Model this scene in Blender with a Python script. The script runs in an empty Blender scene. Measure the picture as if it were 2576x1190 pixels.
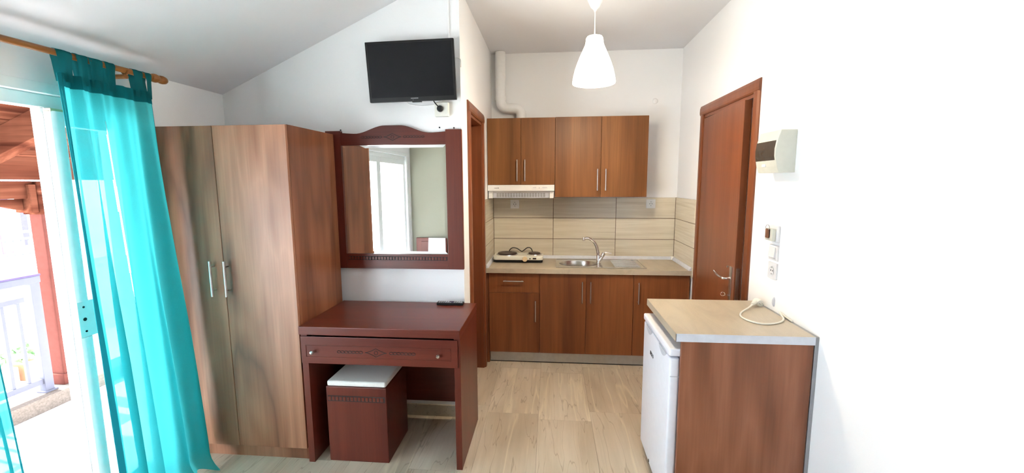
import bpy, bmesh, math, random
from mathutils import Vector, Matrix
from math import sin, cos, pi, radians

S = bpy.context.scene
COL = S.collection
random.seed(7)

# ------------------------------------------------------------------ camera
cd = bpy.data.cameras.new('camera')
cam = bpy.data.objects.new('camera', cd)
COL.objects.link(cam)
cd.sensor_fit = 'HORIZONTAL'
cd.sensor_width = 36.0
cd.lens = 1081.6 / 2576 * 36.0
cd.clip_start = 0.02
cr = Vector((0.99601, 0.08906, -0.00474)).normalized()
cf = Vector((-0.08895, 0.98801, -0.12616)).normalized()
cu = cr.cross(cf).normalized()
cam.matrix_world = Matrix(((cr.x, cu.x, -cf.x, 0), (cr.y, cu.y, -cf.y, 0), (cr.z, cu.z, -cf.z, 1.601), (0, 0, 0, 1)))
S.camera = cam

# ------------------------------------------------------------------ world, sun, exposure
SKY = 16.5
SUN = 36.0
w = bpy.data.worlds.new('sky')
S.world = w
w.use_nodes = True
bg = w.node_tree.nodes['Background']
bg.inputs[0].default_value = (0.84, 0.88, 1.0, 1)
bg.inputs[1].default_value = SKY
sl = bpy.data.lights.new('sun', 'SUN')
sl.energy = SUN
sl.angle = radians(1.0)
sl.color = (1.0, 0.93, 0.86)
so = bpy.data.objects.new('sun', sl)
COL.objects.link(so)
so.rotation_euler = Vector((0.62, -0.10, -0.78)).to_track_quat('-Z', 'Y').to_euler()
so.location = (-8, 6, 9)
S.view_settings.view_transform = 'Standard'
S.view_settings.look = 'None'
S.view_settings.gamma = 1
S.view_settings.use_curve_mapping = False
S.view_settings.exposure = 0.62
S.cycles.use_denoising = True
S.cycles.adaptive_threshold = 0.02
S.cycles.max_bounces = 8
S.cycles.diffuse_bounces = 5
S.cycles.glossy_bounces = 3
S.cycles.transparent_max_bounces = 10
S.cycles.caustics_reflective = False
S.cycles.caustics_refractive = False

# ------------------------------------------------------------------ room dimensions (metres, camera stands over the origin)
XL, XR = -2.154, 1.18          # left and right walls
XA = -0.565                    # wall between bathroom and kitchen
YM, YK, YB = 2.741, 4.173, -1.08
HK, HL = 2.786, 2.178          # kitchen ceiling, low side of the sloping ceiling
XS = -0.795                    # where the slope turns flat


# ------------------------------------------------------------------ materials
def lin(c):
    return tuple(((v / 255) / 12.92 if v / 255 <= 0.04045 else ((v / 255 + 0.055) / 1.055) ** 2.4) for v in c) + (1,)


class NT:
    def __init__(s, name):
        s.m = bpy.data.materials.new(name)
        s.m.use_nodes = True
        s.t = s.m.node_tree
        s.b = s.t.nodes['Principled BSDF']
        s.out = s.t.nodes['Material Output']

    def n(s, typ, **kw):
        o = s.t.nodes.new(typ)
        for k, v in kw.items():
            setattr(o, k, v)
        return o

    def l(s, a, b):
        s.t.links.new(a, b)

    def coords(s, scale, rnd=0.0):
        tc = s.n('ShaderNodeTexCoord')
        mp = s.n('ShaderNodeMapping')
        mp.inputs['Scale'].default_value = scale
        if rnd:
            oi = s.n('ShaderNodeObjectInfo')
            mu = s.n('ShaderNodeVectorMath', operation='SCALE')
            cx = s.n('ShaderNodeCombineXYZ')
            for i in range(3):
                s.l(oi.outputs['Random'], cx.inputs[i])
            s.l(cx.outputs[0], mu.inputs[0])
            mu.inputs['Scale'].default_value = rnd
            ad = s.n('ShaderNodeVectorMath', operation='ADD')
            s.l(tc.outputs['Object'], ad.inputs[0])
            s.l(mu.outputs[0], ad.inputs[1])
            s.l(ad.outputs[0], mp.inputs['Vector'])
        else:
            s.l(tc.outputs['Object'], mp.inputs['Vector'])
        return mp.outputs[0]

    def noise(s, vec, scale, detail=3.0, rough=0.5, dist=0.0):
        o = s.n('ShaderNodeTexNoise')
        o.inputs['Scale'].default_value = scale
        o.inputs['Detail'].default_value = detail
        o.inputs['Roughness'].default_value = rough
        o.inputs['Distortion'].default_value = dist
        s.l(vec, o.inputs['Vector'])
        return o.outputs[0]

    def ramp(s, fac, stops):
        o = s.n('ShaderNodeValToRGB')
        e = o.color_ramp.elements
        while len(e) < len(stops):
            e.new(0.5)
        for i, (p, c) in enumerate(stops):
            e[i].position = p
            e[i].color = c if len(c) == 4 else tuple(c) + (1,)
        s.l(fac, o.inputs[0])
        return o.outputs[0]

    def mix(s, fac, a, b, blend='MIX'):
        o = s.n('ShaderNodeMix', data_type='RGBA', blend_type=blend)
        for sock, v in ((o.inputs[0], fac), (o.inputs[6], a), (o.inputs[7], b)):
            if isinstance(v, (int, float)):
                sock.default_value = v
            elif isinstance(v, tuple):
                sock.default_value = v
            else:
                s.l(v, sock)
        return o.outputs[2]

    def math(s, op, a, b=0.0):
        o = s.n('ShaderNodeMath', operation=op)
        for sock, v in ((o.inputs[0], a), (o.inputs[1], b)):
            if isinstance(v, (int, float)):
                sock.default_value = v
            else:
                s.l(v, sock)
        return o.outputs[0]

    def bump(s, h, strength, dist=0.01):
        o = s.n('ShaderNodeBump')
        o.inputs['Strength'].default_value = strength
        o.inputs['Distance'].default_value = dist
        s.l(h, o.inputs['Height'])
        s.l(o.outputs[0], s.b.inputs['Normal'])

    def col(s, v):
        if isinstance(v, tuple):
            s.b.inputs['Base Color'].default_value = v
        else:
            s.l(v, s.b.inputs['Base Color'])


def plain(name, c, rough=0.5, metal=0.0, noise=0.06, nscale=30, coat=0.0, emit=None, bump=0.0, spec=0.5):
    t = NT(name)
    v = t.coords((1, 1, 1))
    n = t.noise(v, nscale, 3)
    a = tuple(max(0, x * (1 - noise)) for x in c[:3]) + (1,)
    b = tuple(min(1, x * (1 + noise)) for x in c[:3]) + (1,)
    t.col(t.ramp(n, [(0.3, a), (0.7, b)]))
    t.b.inputs['Roughness'].default_value = rough
    t.b.inputs['Metallic'].default_value = metal
    t.b.inputs['Coat Weight'].default_value = coat
    t.b.inputs['Specular IOR Level'].default_value = spec
    if emit:
        t.b.inputs['Emission Color'].default_value = emit[:3] + (1,)
        t.b.inputs['Emission Strength'].default_value = emit[3]
    if bump:
        t.bump(n, bump, 0.004)
    return t.m


def wood(name, dark, mid, light, axis='Z', ring=3.2, rough=0.38, fib=0.5, spread=4.5, rnd=9.0, coat=0.0, spec=0.45):
    t = NT(name)
    sc = [spread] * 3
    sc['XYZ'.index(axis)] = 0.62
    v = t.coords(tuple(sc), rnd)
    n1 = t.noise(v, 0.85, 3.0, 0.5, 0.35)
    r = t.math('PINGPONG', t.math('MULTIPLY', n1, ring * 2.4), 1.0)
    sf = [95.0] * 3
    sf['XYZ'.index(axis)] = 2.2
    v2 = t.coords(tuple(sf), rnd)
    n2 = t.noise(v2, 1.0, 3, 0.6)
    base = t.ramp(r, [(0.0, dark), (0.45, mid), (1.0, light)])
    fibre = t.ramp(n2, [(0.3, (0.62, 0.6, 0.58)), (0.65, (1.12, 1.1, 1.08))])
    t.col(t.mix(fib, base, fibre, 'MULTIPLY'))
    t.b.inputs['Roughness'].default_value = rough
    t.b.inputs['Coat Weight'].default_value = coat
    t.b.inputs['Coat Roughness'].default_value = 0.15
    t.b.inputs['Specular IOR Level'].default_value = spec
    t.bump(n2, 0.04, 0.002)
    return t.m


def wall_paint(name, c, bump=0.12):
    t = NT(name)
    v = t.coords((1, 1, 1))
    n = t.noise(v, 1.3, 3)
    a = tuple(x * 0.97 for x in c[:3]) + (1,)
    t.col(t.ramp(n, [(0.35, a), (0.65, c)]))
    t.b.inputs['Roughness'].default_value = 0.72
    t.bump(t.noise(v, 95, 4, 0.6), bump, 0.004)
    return t.m


def marble(name):
    t = NT(name)
    v = t.coords((1, 1, 1), 23.0)
    vs = t.coords((3.4, 0.75, 3.4), 23.0)
    cloud = t.noise(vs, 1.4, 4, 0.55, 0.4)
    base = t.ramp(cloud, [(0.25, lin((182, 166, 144))), (0.5, lin((203, 189, 168))), (0.75, lin((218, 206, 188)))])
    # thin brown veins running along the slab
    vn = t.noise(t.coords((6.0, 0.75, 6.0), 23.0), 1.0, 3.5, 0.5, 0.25)
    d = t.math('ABSOLUTE', t.math('SUBTRACT', t.math('FRACT', t.math('MULTIPLY', vn, 9.0)), 0.5))
    vein = t.ramp(d, [(0.0, (1, 1, 1)), (0.045, (0, 0, 0))])
    base = t.mix(t.math('MULTIPLY', vein, 0.45), base, lin((122, 98, 70)))
    # a few broad pale veins
    vw = t.noise(t.coords((2.4, 0.22, 2.4), 23.0), 1.0, 4, 0.5, 0.15)
    d2 = t.math('ABSOLUTE', t.math('SUBTRACT', vw, 0.56))
    pale = t.ramp(d2, [(0.0, (1, 1, 1)), (0.010, (0, 0, 0))])
    base = t.mix(t.math('MULTIPLY', pale, 0.6), base, lin((232, 220, 194)))
    # fine streaks
    st = t.noise(t.coords((60, 3, 60), 23.0), 1.0, 3)
    base = t.mix(0.22, base, t.ramp(st, [(0.35, (0.75, 0.74, 0.72)), (0.65, (1, 1, 1))]), 'MULTIPLY')
    oi = t.n('ShaderNodeObjectInfo')
    tint = t.ramp(oi.outputs['Random'], [(0.0, (0.90, 0.89, 0.88)), (1.0, (1, 1, 1))])
    t.col(t.mix(1.0, base, tint, 'MULTIPLY'))
    t.b.inputs['Roughness'].default_value = 0.30
    return t.m


def backsplash(name):
    t = NT(name)
    v = t.coords((1.6, 1.6, 42), 5.0)
    n = t.noise(v, 1.0, 4, 0.6, 0.3)
    t.col(t.ramp(n, [(0.3, lin((204, 193, 172))), (0.5, lin((214, 204, 184))), (0.72, lin((222, 214, 196)))]))
    t.b.inputs['Roughness'].default_value = 0.13
    b = t.noise(t.coords((1.6, 1.6, 34), 5.0), 1.0, 1.5, 0.5)
    t.bump(b, 0.4, 0.012)
    return t.m


def laminate(name, c):
    t = NT(name)
    v = t.coords((9, 2.2, 9), 3.0)
    n = t.noise(v, 1.0, 5, 0.6, 1.0)
    a = tuple(x * 0.84 for x in c[:3]) + (1,)
    base = t.ramp(n, [(0.3, a), (0.55, c), (0.8, tuple(min(1, x * 1.08) for x in c[:3]) + (1,))])
    sp = t.noise(t.coords((1, 1, 1)), 420, 2)
    t.col(t.mix(0.25, base, t.ramp(sp, [(0.38, (0.7, 0.68, 0.66)), (0.6, (1, 1, 1))]), 'MULTIPLY'))
    t.b.inputs['Roughness'].default_value = 0.36
    return t.m


def sheer(name, c, clear, weave=900):
    t = NT(name)
    t.t.nodes.remove(t.b)
    v = t.coords((1, 1, 1))
    n = t.noise(v, weave, 1)
    colr = t.ramp(n, [(0.3, tuple(x * 0.85 for x in c[:3]) + (1,)), (0.7, c)])
    df = t.n('ShaderNodeBsdfDiffuse')
    tr = t.n('ShaderNodeBsdfTranslucent')
    tp = t.n('ShaderNodeBsdfTransparent')
    t.l(colr, df.inputs[0])
    t.l(colr, tr.inputs[0])
    tp.inputs[0].default_value = tuple(0.28 + 0.72 * x for x in c[:3]) + (1,)
    m1 = t.n('ShaderNodeMixShader')
    m1.inputs[0].default_value = 0.55
    t.l(df.outputs[0], m1.inputs[1])
    t.l(tr.outputs[0], m1.inputs[2])
    m2 = t.n('ShaderNodeMixShader')
    m2.inputs[0].default_value = clear
    t.l(m1.outputs[0], m2.inputs[1])
    t.l(tp.outputs[0], m2.inputs[2])
    t.l(m2.outputs[0], t.out.inputs[0])
    return t.m


def pane_glass(name, tint=(0.96, 0.99, 0.98, 1)):
    t = NT(name)
    t.t.nodes.remove(t.b)
    fr = t.n('ShaderNodeValue')
    fr.outputs[0].default_value = 0.05
    tp = t.n('ShaderNodeBsdfTransparent')
    tp.inputs[0].default_value = tint
    gl = t.n('ShaderNodeBsdfGlossy')
    gl.inputs['Roughness'].default_value = 0.02
    m = t.n('ShaderNodeMixShader')
    t.l(fr.outputs[0], m.inputs[0])
    t.l(tp.outputs[0], m.inputs[1])
    t.l(gl.outputs[0], m.inputs[2])
    t.l(m.outputs[0], t.out.inputs[0])
    return t.m


MAT = dict(
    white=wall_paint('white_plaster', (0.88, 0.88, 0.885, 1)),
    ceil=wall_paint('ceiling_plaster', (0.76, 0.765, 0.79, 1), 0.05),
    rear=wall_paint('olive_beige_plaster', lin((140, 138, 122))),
    marble=marble('beige_marble'),
    grout=plain('grey_grout', lin((120, 110, 96)), 0.9),
    brown_grout=plain('brown_grout', lin((96, 72, 56)), 0.9),
    tile=backsplash('cream_tile'),
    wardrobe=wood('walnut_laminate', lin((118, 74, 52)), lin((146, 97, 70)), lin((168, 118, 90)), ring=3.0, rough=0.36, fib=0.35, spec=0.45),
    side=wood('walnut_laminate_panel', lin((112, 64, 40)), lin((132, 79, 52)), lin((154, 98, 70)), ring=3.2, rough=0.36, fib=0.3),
    kitchen=wood('cherry_laminate', lin((100, 60, 28)), lin((122, 77, 41)), lin((140, 92, 52)), ring=1.2, rough=0.42, fib=0.4, spread=7, spec=0.3),
    kitchen_low=wood('cherry_laminate_base', lin((98, 54, 30)), lin((121, 69, 39)), lin((138, 82, 48)), ring=1.2, rough=0.42, fib=0.4, spread=7, spec=0.3),
    mahogany=wood('mahogany_veneer', lin((64, 24, 18)), lin((86, 36, 27)), lin((102, 46, 34)), ring=0.9, rough=0.34, fib=0.35, spread=6, spec=0.3),
    mahogany_x=wood('mahogany_veneer_cross', lin((64, 24, 18)), lin((86, 36, 27)), lin((102, 46, 34)), axis='X', ring=0.9, rough=0.30, fib=0.35, spread=6, spec=0.32),
    carve=plain('dark_carving', lin((34, 12, 9)), 0.6),
    door=wood('door_veneer', lin((92, 47, 27)), lin((114, 62, 37)), lin((131, 75, 47)), ring=1.0, rough=0.34, fib=0.4, spread=7),
    pole=wood('pine_varnish', lin((128, 82, 38)), lin((150, 99, 50)), lin((170, 122, 70)), axis='Y', ring=2, rough=0.3),
    pergola=wood('pergola_wood', lin((56, 29, 21)), lin((77, 43, 31)), lin((95, 58, 43)), axis='Y', ring=2.5, rough=0.9, spread=8, spec=0.0),
    rafter=wood('rafter_wood', lin((56, 29, 21)), lin((77, 43, 31)), lin((95, 58, 43)), axis='X', ring=2.5, rough=0.9, spread=8, spec=0.0),
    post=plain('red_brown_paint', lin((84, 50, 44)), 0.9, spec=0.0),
    alu=plain('white_aluminium', (0.84, 0.87, 0.87, 1), 0.35, noise=0.02),
    rail=plain('darkened_rail_paint', (0.10, 0.104, 0.13, 1), 0.9, noise=0.02, spec=0.0),  # white rails darkened in their colour so the strong daylight leaves them visible
    steel=plain('brushed_steel', (0.62, 0.61, 0.60, 1), 0.28, 1.0, nscale=60),
    sink=plain('sink_steel', (0.60, 0.58, 0.55, 1), 0.24, 1.0, nscale=60),
    chrome=plain('chrome', (0.78, 0.76, 0.75, 1), 0.08, 1.0, noise=0.02),
    plinth=plain('silver_plinth', (0.52, 0.50, 0.47, 1), 0.42, 0.6),
    black=plain('black_plastic', (0.010, 0.010, 0.011, 1), 0.35, spec=0.25),
    screen=plain('tv_screen', (0.010, 0.010, 0.012, 1), 0.22, noise=0.02, spec=0.2),
    grey=plain('grey_plastic', (0.30, 0.30, 0.31, 1), 0.5),
    lightgrey=plain('light_grey_plastic', (0.55, 0.56, 0.62, 1), 0.4),
    plastic=plain('white_plastic', (0.84, 0.84, 0.83, 1), 0.35, noise=0.02),
    cream=plain('cream_plastic', (0.74, 0.73, 0.66, 1), 0.38, noise=0.03),
    fridge=plain('fridge_enamel', (0.80, 0.81, 0.88, 1), 0.28, noise=0.02),
    switch=plain('switch_plastic', (0.66, 0.66, 0.68, 1), 0.4, noise=0.02),
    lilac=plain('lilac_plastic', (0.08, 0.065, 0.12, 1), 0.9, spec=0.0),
    fusebox=plain('fuse_box_plastic', (0.56, 0.56, 0.50, 1), 0.4, noise=0.03),
    smoke=plain('smoked_window', (0.055, 0.047, 0.038, 1), 0.16),
    worktop=laminate('beige_laminate', lin((184, 171, 151))),
    edge=plain('grey_laminate_edge', (0.60, 0.62, 0.68, 1), 0.4),
    fabric=plain('off_white_fabric', lin((224, 222, 216)), 0.9, nscale=500, noise=0.12, bump=0.3),
    linen=plain('white_linen', (0.86, 0.86, 0.88, 1), 0.9, nscale=300),
    knob=plain('cream_knob', lin((226, 204, 164)), 0.4),
    hot=plain('burner_iron', lin((62, 46, 42)), 0.42),
    sheer=sheer('sheer_teal', (0.06, 0.55, 0.58, 1), 0.15),
    sheer2=sheer('doubled_teal', (0.015, 0.20, 0.23, 1), 0.05),
    glass=pane_glass('window_glass'),
    facade=plain('white_facade', (0.82, 0.82, 0.84, 1), 0.8),
    violet=plain('dusky_glass', (0.05, 0.048, 0.075, 1), 0.9, spec=0.0),
    pave=plain('pale_paving', (0.78, 0.77, 0.75, 1), 0.7, nscale=3, noise=0.12),
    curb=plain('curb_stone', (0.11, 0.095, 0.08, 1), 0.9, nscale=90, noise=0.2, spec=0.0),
    leaf=plain('leaf_green', (0.06, 0.14, 0.04, 1), 0.6, noise=0.5),
    crate=plain('crate_wood', (0.24, 0.12, 0.05, 1), 0.7),
    brass=plain('pale_brass', lin((214, 200, 160)), 0.35, 0.4),
    bark=plain('key_tag_wood', lin((110, 70, 48)), 0.5),
)
# mirror silvering
_t = NT('mirror_silver')
_t.b.inputs['Metallic'].default_value = 1.0
_t.b.inputs['Roughness'].default_value = 0.0
_n = _t.noise(_t.coords((1, 1, 1)), 3.0, 1)
_t.col(_t.ramp(_n, [(0.0, (0.90, 0.91, 0.89)), (1.0, (0.92, 0.93, 0.91))]))
MAT['mirror'] = _t.m
# glowing lamp shade
MAT['shade'] = plain('lit_lamp_shade', (0.85, 0.83, 0.76, 1), 0.4, noise=0.01, emit=(1.0, 0.89, 0.68, 9.5))
MAT['bulb'] = plain('lit_bulb', (1, 1, 1, 1), 0.4, noise=0.0, emit=(1.0, 0.90, 0.72, 8.0))


# ------------------------------------------------------------------ mesh helpers
ORG = {}


def org(p):
    while p is not None:
        if p in ORG:
            return ORG[p]
        p = p.parent
    return Vector((0, 0, 0))


def tag(o, label=None, cat=None, group=None, kind=None):
    if label:
        o['label'] = label
    if cat:
        o['category'] = cat
    if group:
        o['group'] = group
    if kind:
        o['kind'] = kind
    return o


def thing(name, loc, label, cat, group=None, rot=None, kind=None):
    o = bpy.data.objects.new(name, None)
    COL.objects.link(o)
    o.empty_display_size = 0.05
    o.location = loc
    ORG[o] = Vector(loc)
    if rot is not None:
        o.rotation_euler = rot
        ORG[o] = Vector((0, 0, 0))     # parts of a turned thing are written in its own frame
    return tag(o, label, cat, group, kind)


class MB:
    def __init__(s):
        s.bm = bmesh.new()

    def box(s, x0, x1, y0, y1, z0, z1):
        v = [s.bm.verts.new(p) for p in ((x0, y0, z0), (x1, y0, z0), (x1, y1, z0), (x0, y1, z0), (x0, y0, z1), (x1, y0, z1), (x1, y1, z1), (x0, y1, z1))]
        for f in ((0, 3, 2, 1), (4, 5, 6, 7), (0, 1, 5, 4), (1, 2, 6, 5), (2, 3, 7, 6), (3, 0, 4, 7)):
            s.bm.faces.new([v[i] for i in f])
        return s

    def prism(s, pts, axis, a, b):
        """polygon pts (2D) extruded along axis from a to b; 2D order: X->(y,z), Y->(x,z), Z->(x,y)"""
        def P(p, h):
            return {'X': (h, p[0], p[1]), 'Y': (p[0], h, p[1]), 'Z': (p[0], p[1], h)}[axis]
        A = [s.bm.verts.new(P(p, a)) for p in pts]
        B = [s.bm.verts.new(P(p, b)) for p in pts]
        n = len(pts)
        s.bm.faces.new(A)
        s.bm.faces.new(B[::-1])
        for i in range(n):
            s.bm.faces.new((A[i], B[i], B[(i + 1) % n], A[(i + 1) % n]))
        return s

    def tube(s, pts, r, seg=10, cap=True, sq=1.0, up=None):
        pts = [Vector(p) for p in pts]
        rs = r if isinstance(r, (list, tuple)) else [r] * len(pts)
        rings = []
        ref = None
        for i, p in enumerate(pts):
            a = pts[max(0, i - 1)]
            b = pts[min(len(pts) - 1, i + 1)]
            d = (b - a).normalized()
            if ref is None:
                ref = Vector(up) if up else (Vector((0, 0, 1)) if abs(d.z) < 0.9 else Vector((1, 0, 0)))
            n = (ref - d * ref.dot(d)).normalized()
            ref = n
            m = d.cross(n)
            rings.append([s.bm.verts.new(p + (n * cos(2 * pi * k / seg) * sq + m * sin(2 * pi * k / seg)) * rs[i]) for k in range(seg)])
        for i in range(len(rings) - 1):
            for k in range(seg):
                s.bm.faces.new((rings[i][k], rings[i][(k + 1) % seg], rings[i + 1][(k + 1) % seg], rings[i + 1][k]))
        if cap:
            s.bm.faces.new(rings[0][::-1])
            s.bm.faces.new(rings[-1])
        return s

    def lathe(s, prof, c, axis='Z', seg=32, sx=1.0, sy=1.0, close=False):
        """prof: list of (radius, height along axis) around centre c"""
        rings = []
        for r, h in prof:
            ring = []
            for k in range(seg):
                a = 2 * pi * k / seg
                u, v = r * cos(a) * sx, r * sin(a) * sy
                p = {'Z': (u, v, h), 'Y': (u, h, v), 'X': (h, u, v)}[axis]
                ring.append(s.bm.verts.new((c[0] + p[0], c[1] + p[1], c[2] + p[2])))
            rings.append(ring)
        for i in range(len(rings) - 1):
            for k in range(seg):
                s.bm.faces.new((rings[i][k], rings[i][(k + 1) % seg], rings[i + 1][(k + 1) % seg], rings[i + 1][k]))
        if close:
            s.bm.faces.new(rings[0])
            s.bm.faces.new(rings[-1])
        return s

    def build(s, name, mat, parent=None, bevel=0.0, smooth=False, seg=2, label=None, kind=None, local=False):
        bm = s.bm
        bmesh.ops.recalc_face_normals(bm, faces=bm.faces)
        if bevel:
            es = [e for e in bm.edges if len(e.link_faces) == 2 and e.calc_face_angle(0) > 0.6]
            bmesh.ops.bevel(bm, geom=es, offset=bevel, segments=seg, affect='EDGES', profile=0.6)
        if parent is not None and not local:
            bmesh.ops.translate(bm, verts=bm.verts, vec=-org(parent))
        me = bpy.data.meshes.new(name)
        bm.to_mesh(me)
        bm.free()
        me.materials.append(MAT[mat])
        if smooth:
            for p in me.polygons:
                p.use_smooth = True
            try:
                me.set_sharp_from_angle(angle=radians(38))
            except Exception:
                pass
        o = bpy.data.objects.new(name, me)
        COL.objects.link(o)
        if parent is not None:
            o.parent = parent
        return tag(o, label, None, None, kind)


def box(name, mat, parent, x0, x1, y0, y1, z0, z1, bevel=0.0, **kw):
    return MB().box(x0, x1, y0, y1, z0, z1).build(name, mat, parent, bevel, **kw)


def arc(c, r, a0, a1, n, plane='XZ'):
    out = []
    for i in range(n + 1):
        a = radians(a0 + (a1 - a0) * i / n)
        u, v = r * cos(a), r * sin(a)
        out.append({'XZ': (c[0] + u, c[1], c[2] + v), 'XY': (c[0] + u, c[1] + v, c[2]), 'YZ': (c[0], c[1] + u, c[2] + v)}[plane])
    return out


def smooth_path(pts, n=6):
    P = [Vector(p) for p in pts]
    out = []
    for i in range(len(P) - 1):
        a, b, c, d = P[max(0, i - 1)], P[i], P[i + 1], P[min(len(P) - 1, i + 2)]
        for k in range(n):
            t = k / n
            out.append(0.5 * ((2 * b) + (c - a) * t + (2 * a - 5 * b + 4 * c - d) * t * t + (3 * b - a - 3 * c + d) * t ** 3))
    out.append(P[-1])
    return out


def text_part(name, body, size, mat, parent, mw, ext=0.0006):
    cu_ = bpy.data.curves.new(name, 'FONT')
    cu_.body = body
    cu_.size = size
    cu_.extrude = ext
    cu_.align_x = 'CENTER'
    cu_.align_y = 'CENTER'
    tmp = bpy.data.objects.new(name + '_tmp', cu_)
    me = bpy.data.meshes.new_from_object(tmp)
    bpy.data.objects.remove(tmp)
    me.transform(mw)
    me.transform(Matrix.Translation(-org(parent)))
    me.materials.clear()
    me.materials.append(MAT[mat])
    o = bpy.data.objects.new(name, me)
    COL.objects.link(o)
    o.parent = parent
    return o


def structure(o):
    o['kind'] = 'structure'
    return o


# ================================================================== THE SETTING
# floor: a grout bed with marble slabs laid on it
fl = structure(box('floor', 'grout', None, XL - 0.05, XR + 0.05, YB - 0.05, YK + 0.05, -0.12, -0.003))
seams = {-1: 2.81, 0: 2.745, 1: 2.87}
for k in range(-6, 4):
    x0, x1 = -0.075 + 0.357 * k, -0.075 + 0.357 * (k + 1)
    x0, x1 = max(x0, XL), min(x1, XR)
    if x1 - x0 < 0.02:
        continue
    y = seams.get(k, 2.745 + random.random() * 0.3) - 0.73 * 6
    while y < YK:
        a, b = max(y, YB), min(y + 0.73, YK)
        if b - a > 0.02:
            box('floor_tile', 'marble', fl, x0 + 0.0007, x1 - 0.0007, a + 0.0007, b - 0.0007, -0.015, 0.0)
        y += 0.73

# ceiling: slope rising from the left wall, then flat
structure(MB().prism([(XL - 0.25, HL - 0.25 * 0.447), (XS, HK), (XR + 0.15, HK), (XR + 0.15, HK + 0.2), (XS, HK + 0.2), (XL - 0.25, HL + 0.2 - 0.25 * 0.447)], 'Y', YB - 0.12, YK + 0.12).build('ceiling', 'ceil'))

# walls
wb = structure(box('wall_back', 'white', None, XL - 0.2, XA - 0.135, YM, YM + 0.12, -0.1, HK + 0.1))
wk = structure(box('wall_kitchen', 'white', None, XA - 0.135, XR + 0.15, YK, YK + 0.12, -0.1, HK + 0.1))
D2A, D2B, D2T = 3.00, 3.545, 2.075      # bathroom door opening
wp = structure(MB().box(XA - 0.135, XA, YM, D2A, -0.1, HK + 0.1).box(XA - 0.135, XA, D2B, YK, -0.1, HK + 0.1).box(XA - 0.135, XA, D2A, D2B, D2T, HK + 0.1).build('wall_passage', 'white'))
D1A, D1B, D1T = 2.685, 3.535, 2.105     # entrance door opening
wr = structure(MB().box(XR, XR + 0.15, YB - 0.12, D1A, -0.1, HK + 0.1).box(XR, XR + 0.15, D1B, YK, -0.1, HK + 0.1).box(XR, XR + 0.15, D1A, D1B, D1T, HK + 0.1).build('wall_right', 'white'))
D3A, D3B, D3T = -0.98, 2.03, 2.03        # balcony door opening
wl = structure(MB().box(XL - 0.1, XL, YB - 0.12, D3A, -0.1, HL + 0.1).box(XL - 0.1, XL, D3B, YM, -0.1, HL + 0.1).box(XL - 0.1, XL, D3A, D3B, D3T, HL + 0.1).box(XL - 0.1, XL, D3A, D3B, -0.1, -0.002).build('wall_left', 'white'))
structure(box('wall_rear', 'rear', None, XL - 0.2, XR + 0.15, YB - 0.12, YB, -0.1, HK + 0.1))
structure(MB().box(XR + 0.15, XR + 1.3, 1.9, YK, -0.15, -0.05).box(XR + 0.15, XR + 1.3, 1.9, YK, HK, HK + 0.1).box(XR + 1.2, XR + 1.3, 1.9, YK, -0.1, HK).box(XR + 0.15, XR + 1.3, 1.8, 1.9, -0.1, HK).box(XR + 0.15, XR + 1.3, YK, YK + 0.12, -0.1, HK).build('wall_corridor', 'white'))
structure(box('wall_bathroom', 'white', None, -1.75, -1.65, YM + 0.12, YK + 0.12, -0.1, HK + 0.1))

# skirting of cut marble under the mirror wall
bb = structure(box('baseboard_back', 'marble', None, -1.39, XA - 0.002, YM - 0.012, YM, 0.0, 0.082, 0.002))

# backsplash tiles
gap = 0.0022
rows = [(0.862, 1.050), (1.050, 1.252), (1.252, 1.450)]
box('grout', 'brown_grout', wk, XA, XR, YK - 0.007, YK, 0.84, 1.448)
for z0, z1 in rows:
    for x0, x1 in ((XA + 0.011, 0.026), (0.026, 0.620), (0.620, XR - 0.011)):
        box('wall_tile', 'tile', wk, x0 + gap, x1 - gap, YK - 0.011, YK - 0.002, z0 + gap, z1 - gap, 0.001, seg=1)
box('grout', 'brown_grout', wr, XR - 0.007, XR, 3.618, YK - 0.012, 0.80, 1.448)
for z0, z1 in [(0.80, 1.050)] + rows[1:]:
    box('wall_tile', 'tile', wr, XR - 0.011, XR - 0.002, 3.615, YK - 0.014, z0 + gap, z1 - gap, 0.001, seg=1)
box('grout', 'brown_grout', wp, XA, XA + 0.007, 3.63, YK - 0.012, 0.84, 1.448)
for z0, z1 in rows:
    box('wall_tile', 'tile', wp, XA + 0.002, XA + 0.011, 3.628, YK - 0.014, z0 + gap, z1 - gap, 0.001, seg=1)


def casing_profile(w_, t_):
    # rounded casing section (across, proud)
    return [(0, 0), (0, t_ * 0.55), (w_ * 0.12, t_ * 0.9), (w_ * 0.35, t_), (w_ * 0.75, t_ * 0.9), (w_, t_ * 0.5), (w_, 0)]


# ---- door 1: entrance door in the right wall, a crack ajar
d1 = thing('door_1', (XR, D1A, 0), 'brown veneer entrance door standing slightly ajar in the right wall', None, kind='structure')
CW = 0.072
jm = MB()
jm.box(XR - 0.002, XR + 0.15, D1A - 0.001, D1A + 0.022, 0, D1T).box(XR - 0.002, XR + 0.15, D1B - 0.022, D1B + 0.001, 0, D1T).box(XR - 0.002, XR + 0.15, D1A, D1B, D1T - 0.022, D1T + 0.001)
jm.build('door_jamb', 'door', d1)
pr = casing_profile(CW, 0.016)
MB().prism([(XR - p[1], D1A + 0.01 - p[0]) for p in pr], 'Z', 0, D1T + 0.005).build('casing', 'door', d1)
MB().prism([(XR - p[1], D1B - 0.01 + p[0]) for p in pr], 'Z', 0, D1T + 0.005).build('casing', 'door', d1)
MB().prism([(XR - p[1], D1T + p[0] - 0.0) for p in pr], 'Y', D1A + 0.01 - CW, D1B - 0.01 + CW).build('casing', 'door', d1)
box('door_stop', 'door', d1, XR + 0.052, XR + 0.15, D1A + 0.022, D1A + 0.075, 0, D1T - 0.022)
ang = radians(2.2)
LW = D1B - D1A - 0.075
me_leaf = MB().box(0, 0.042, -LW, 0, 0.006, D1T - 0.030)
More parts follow.
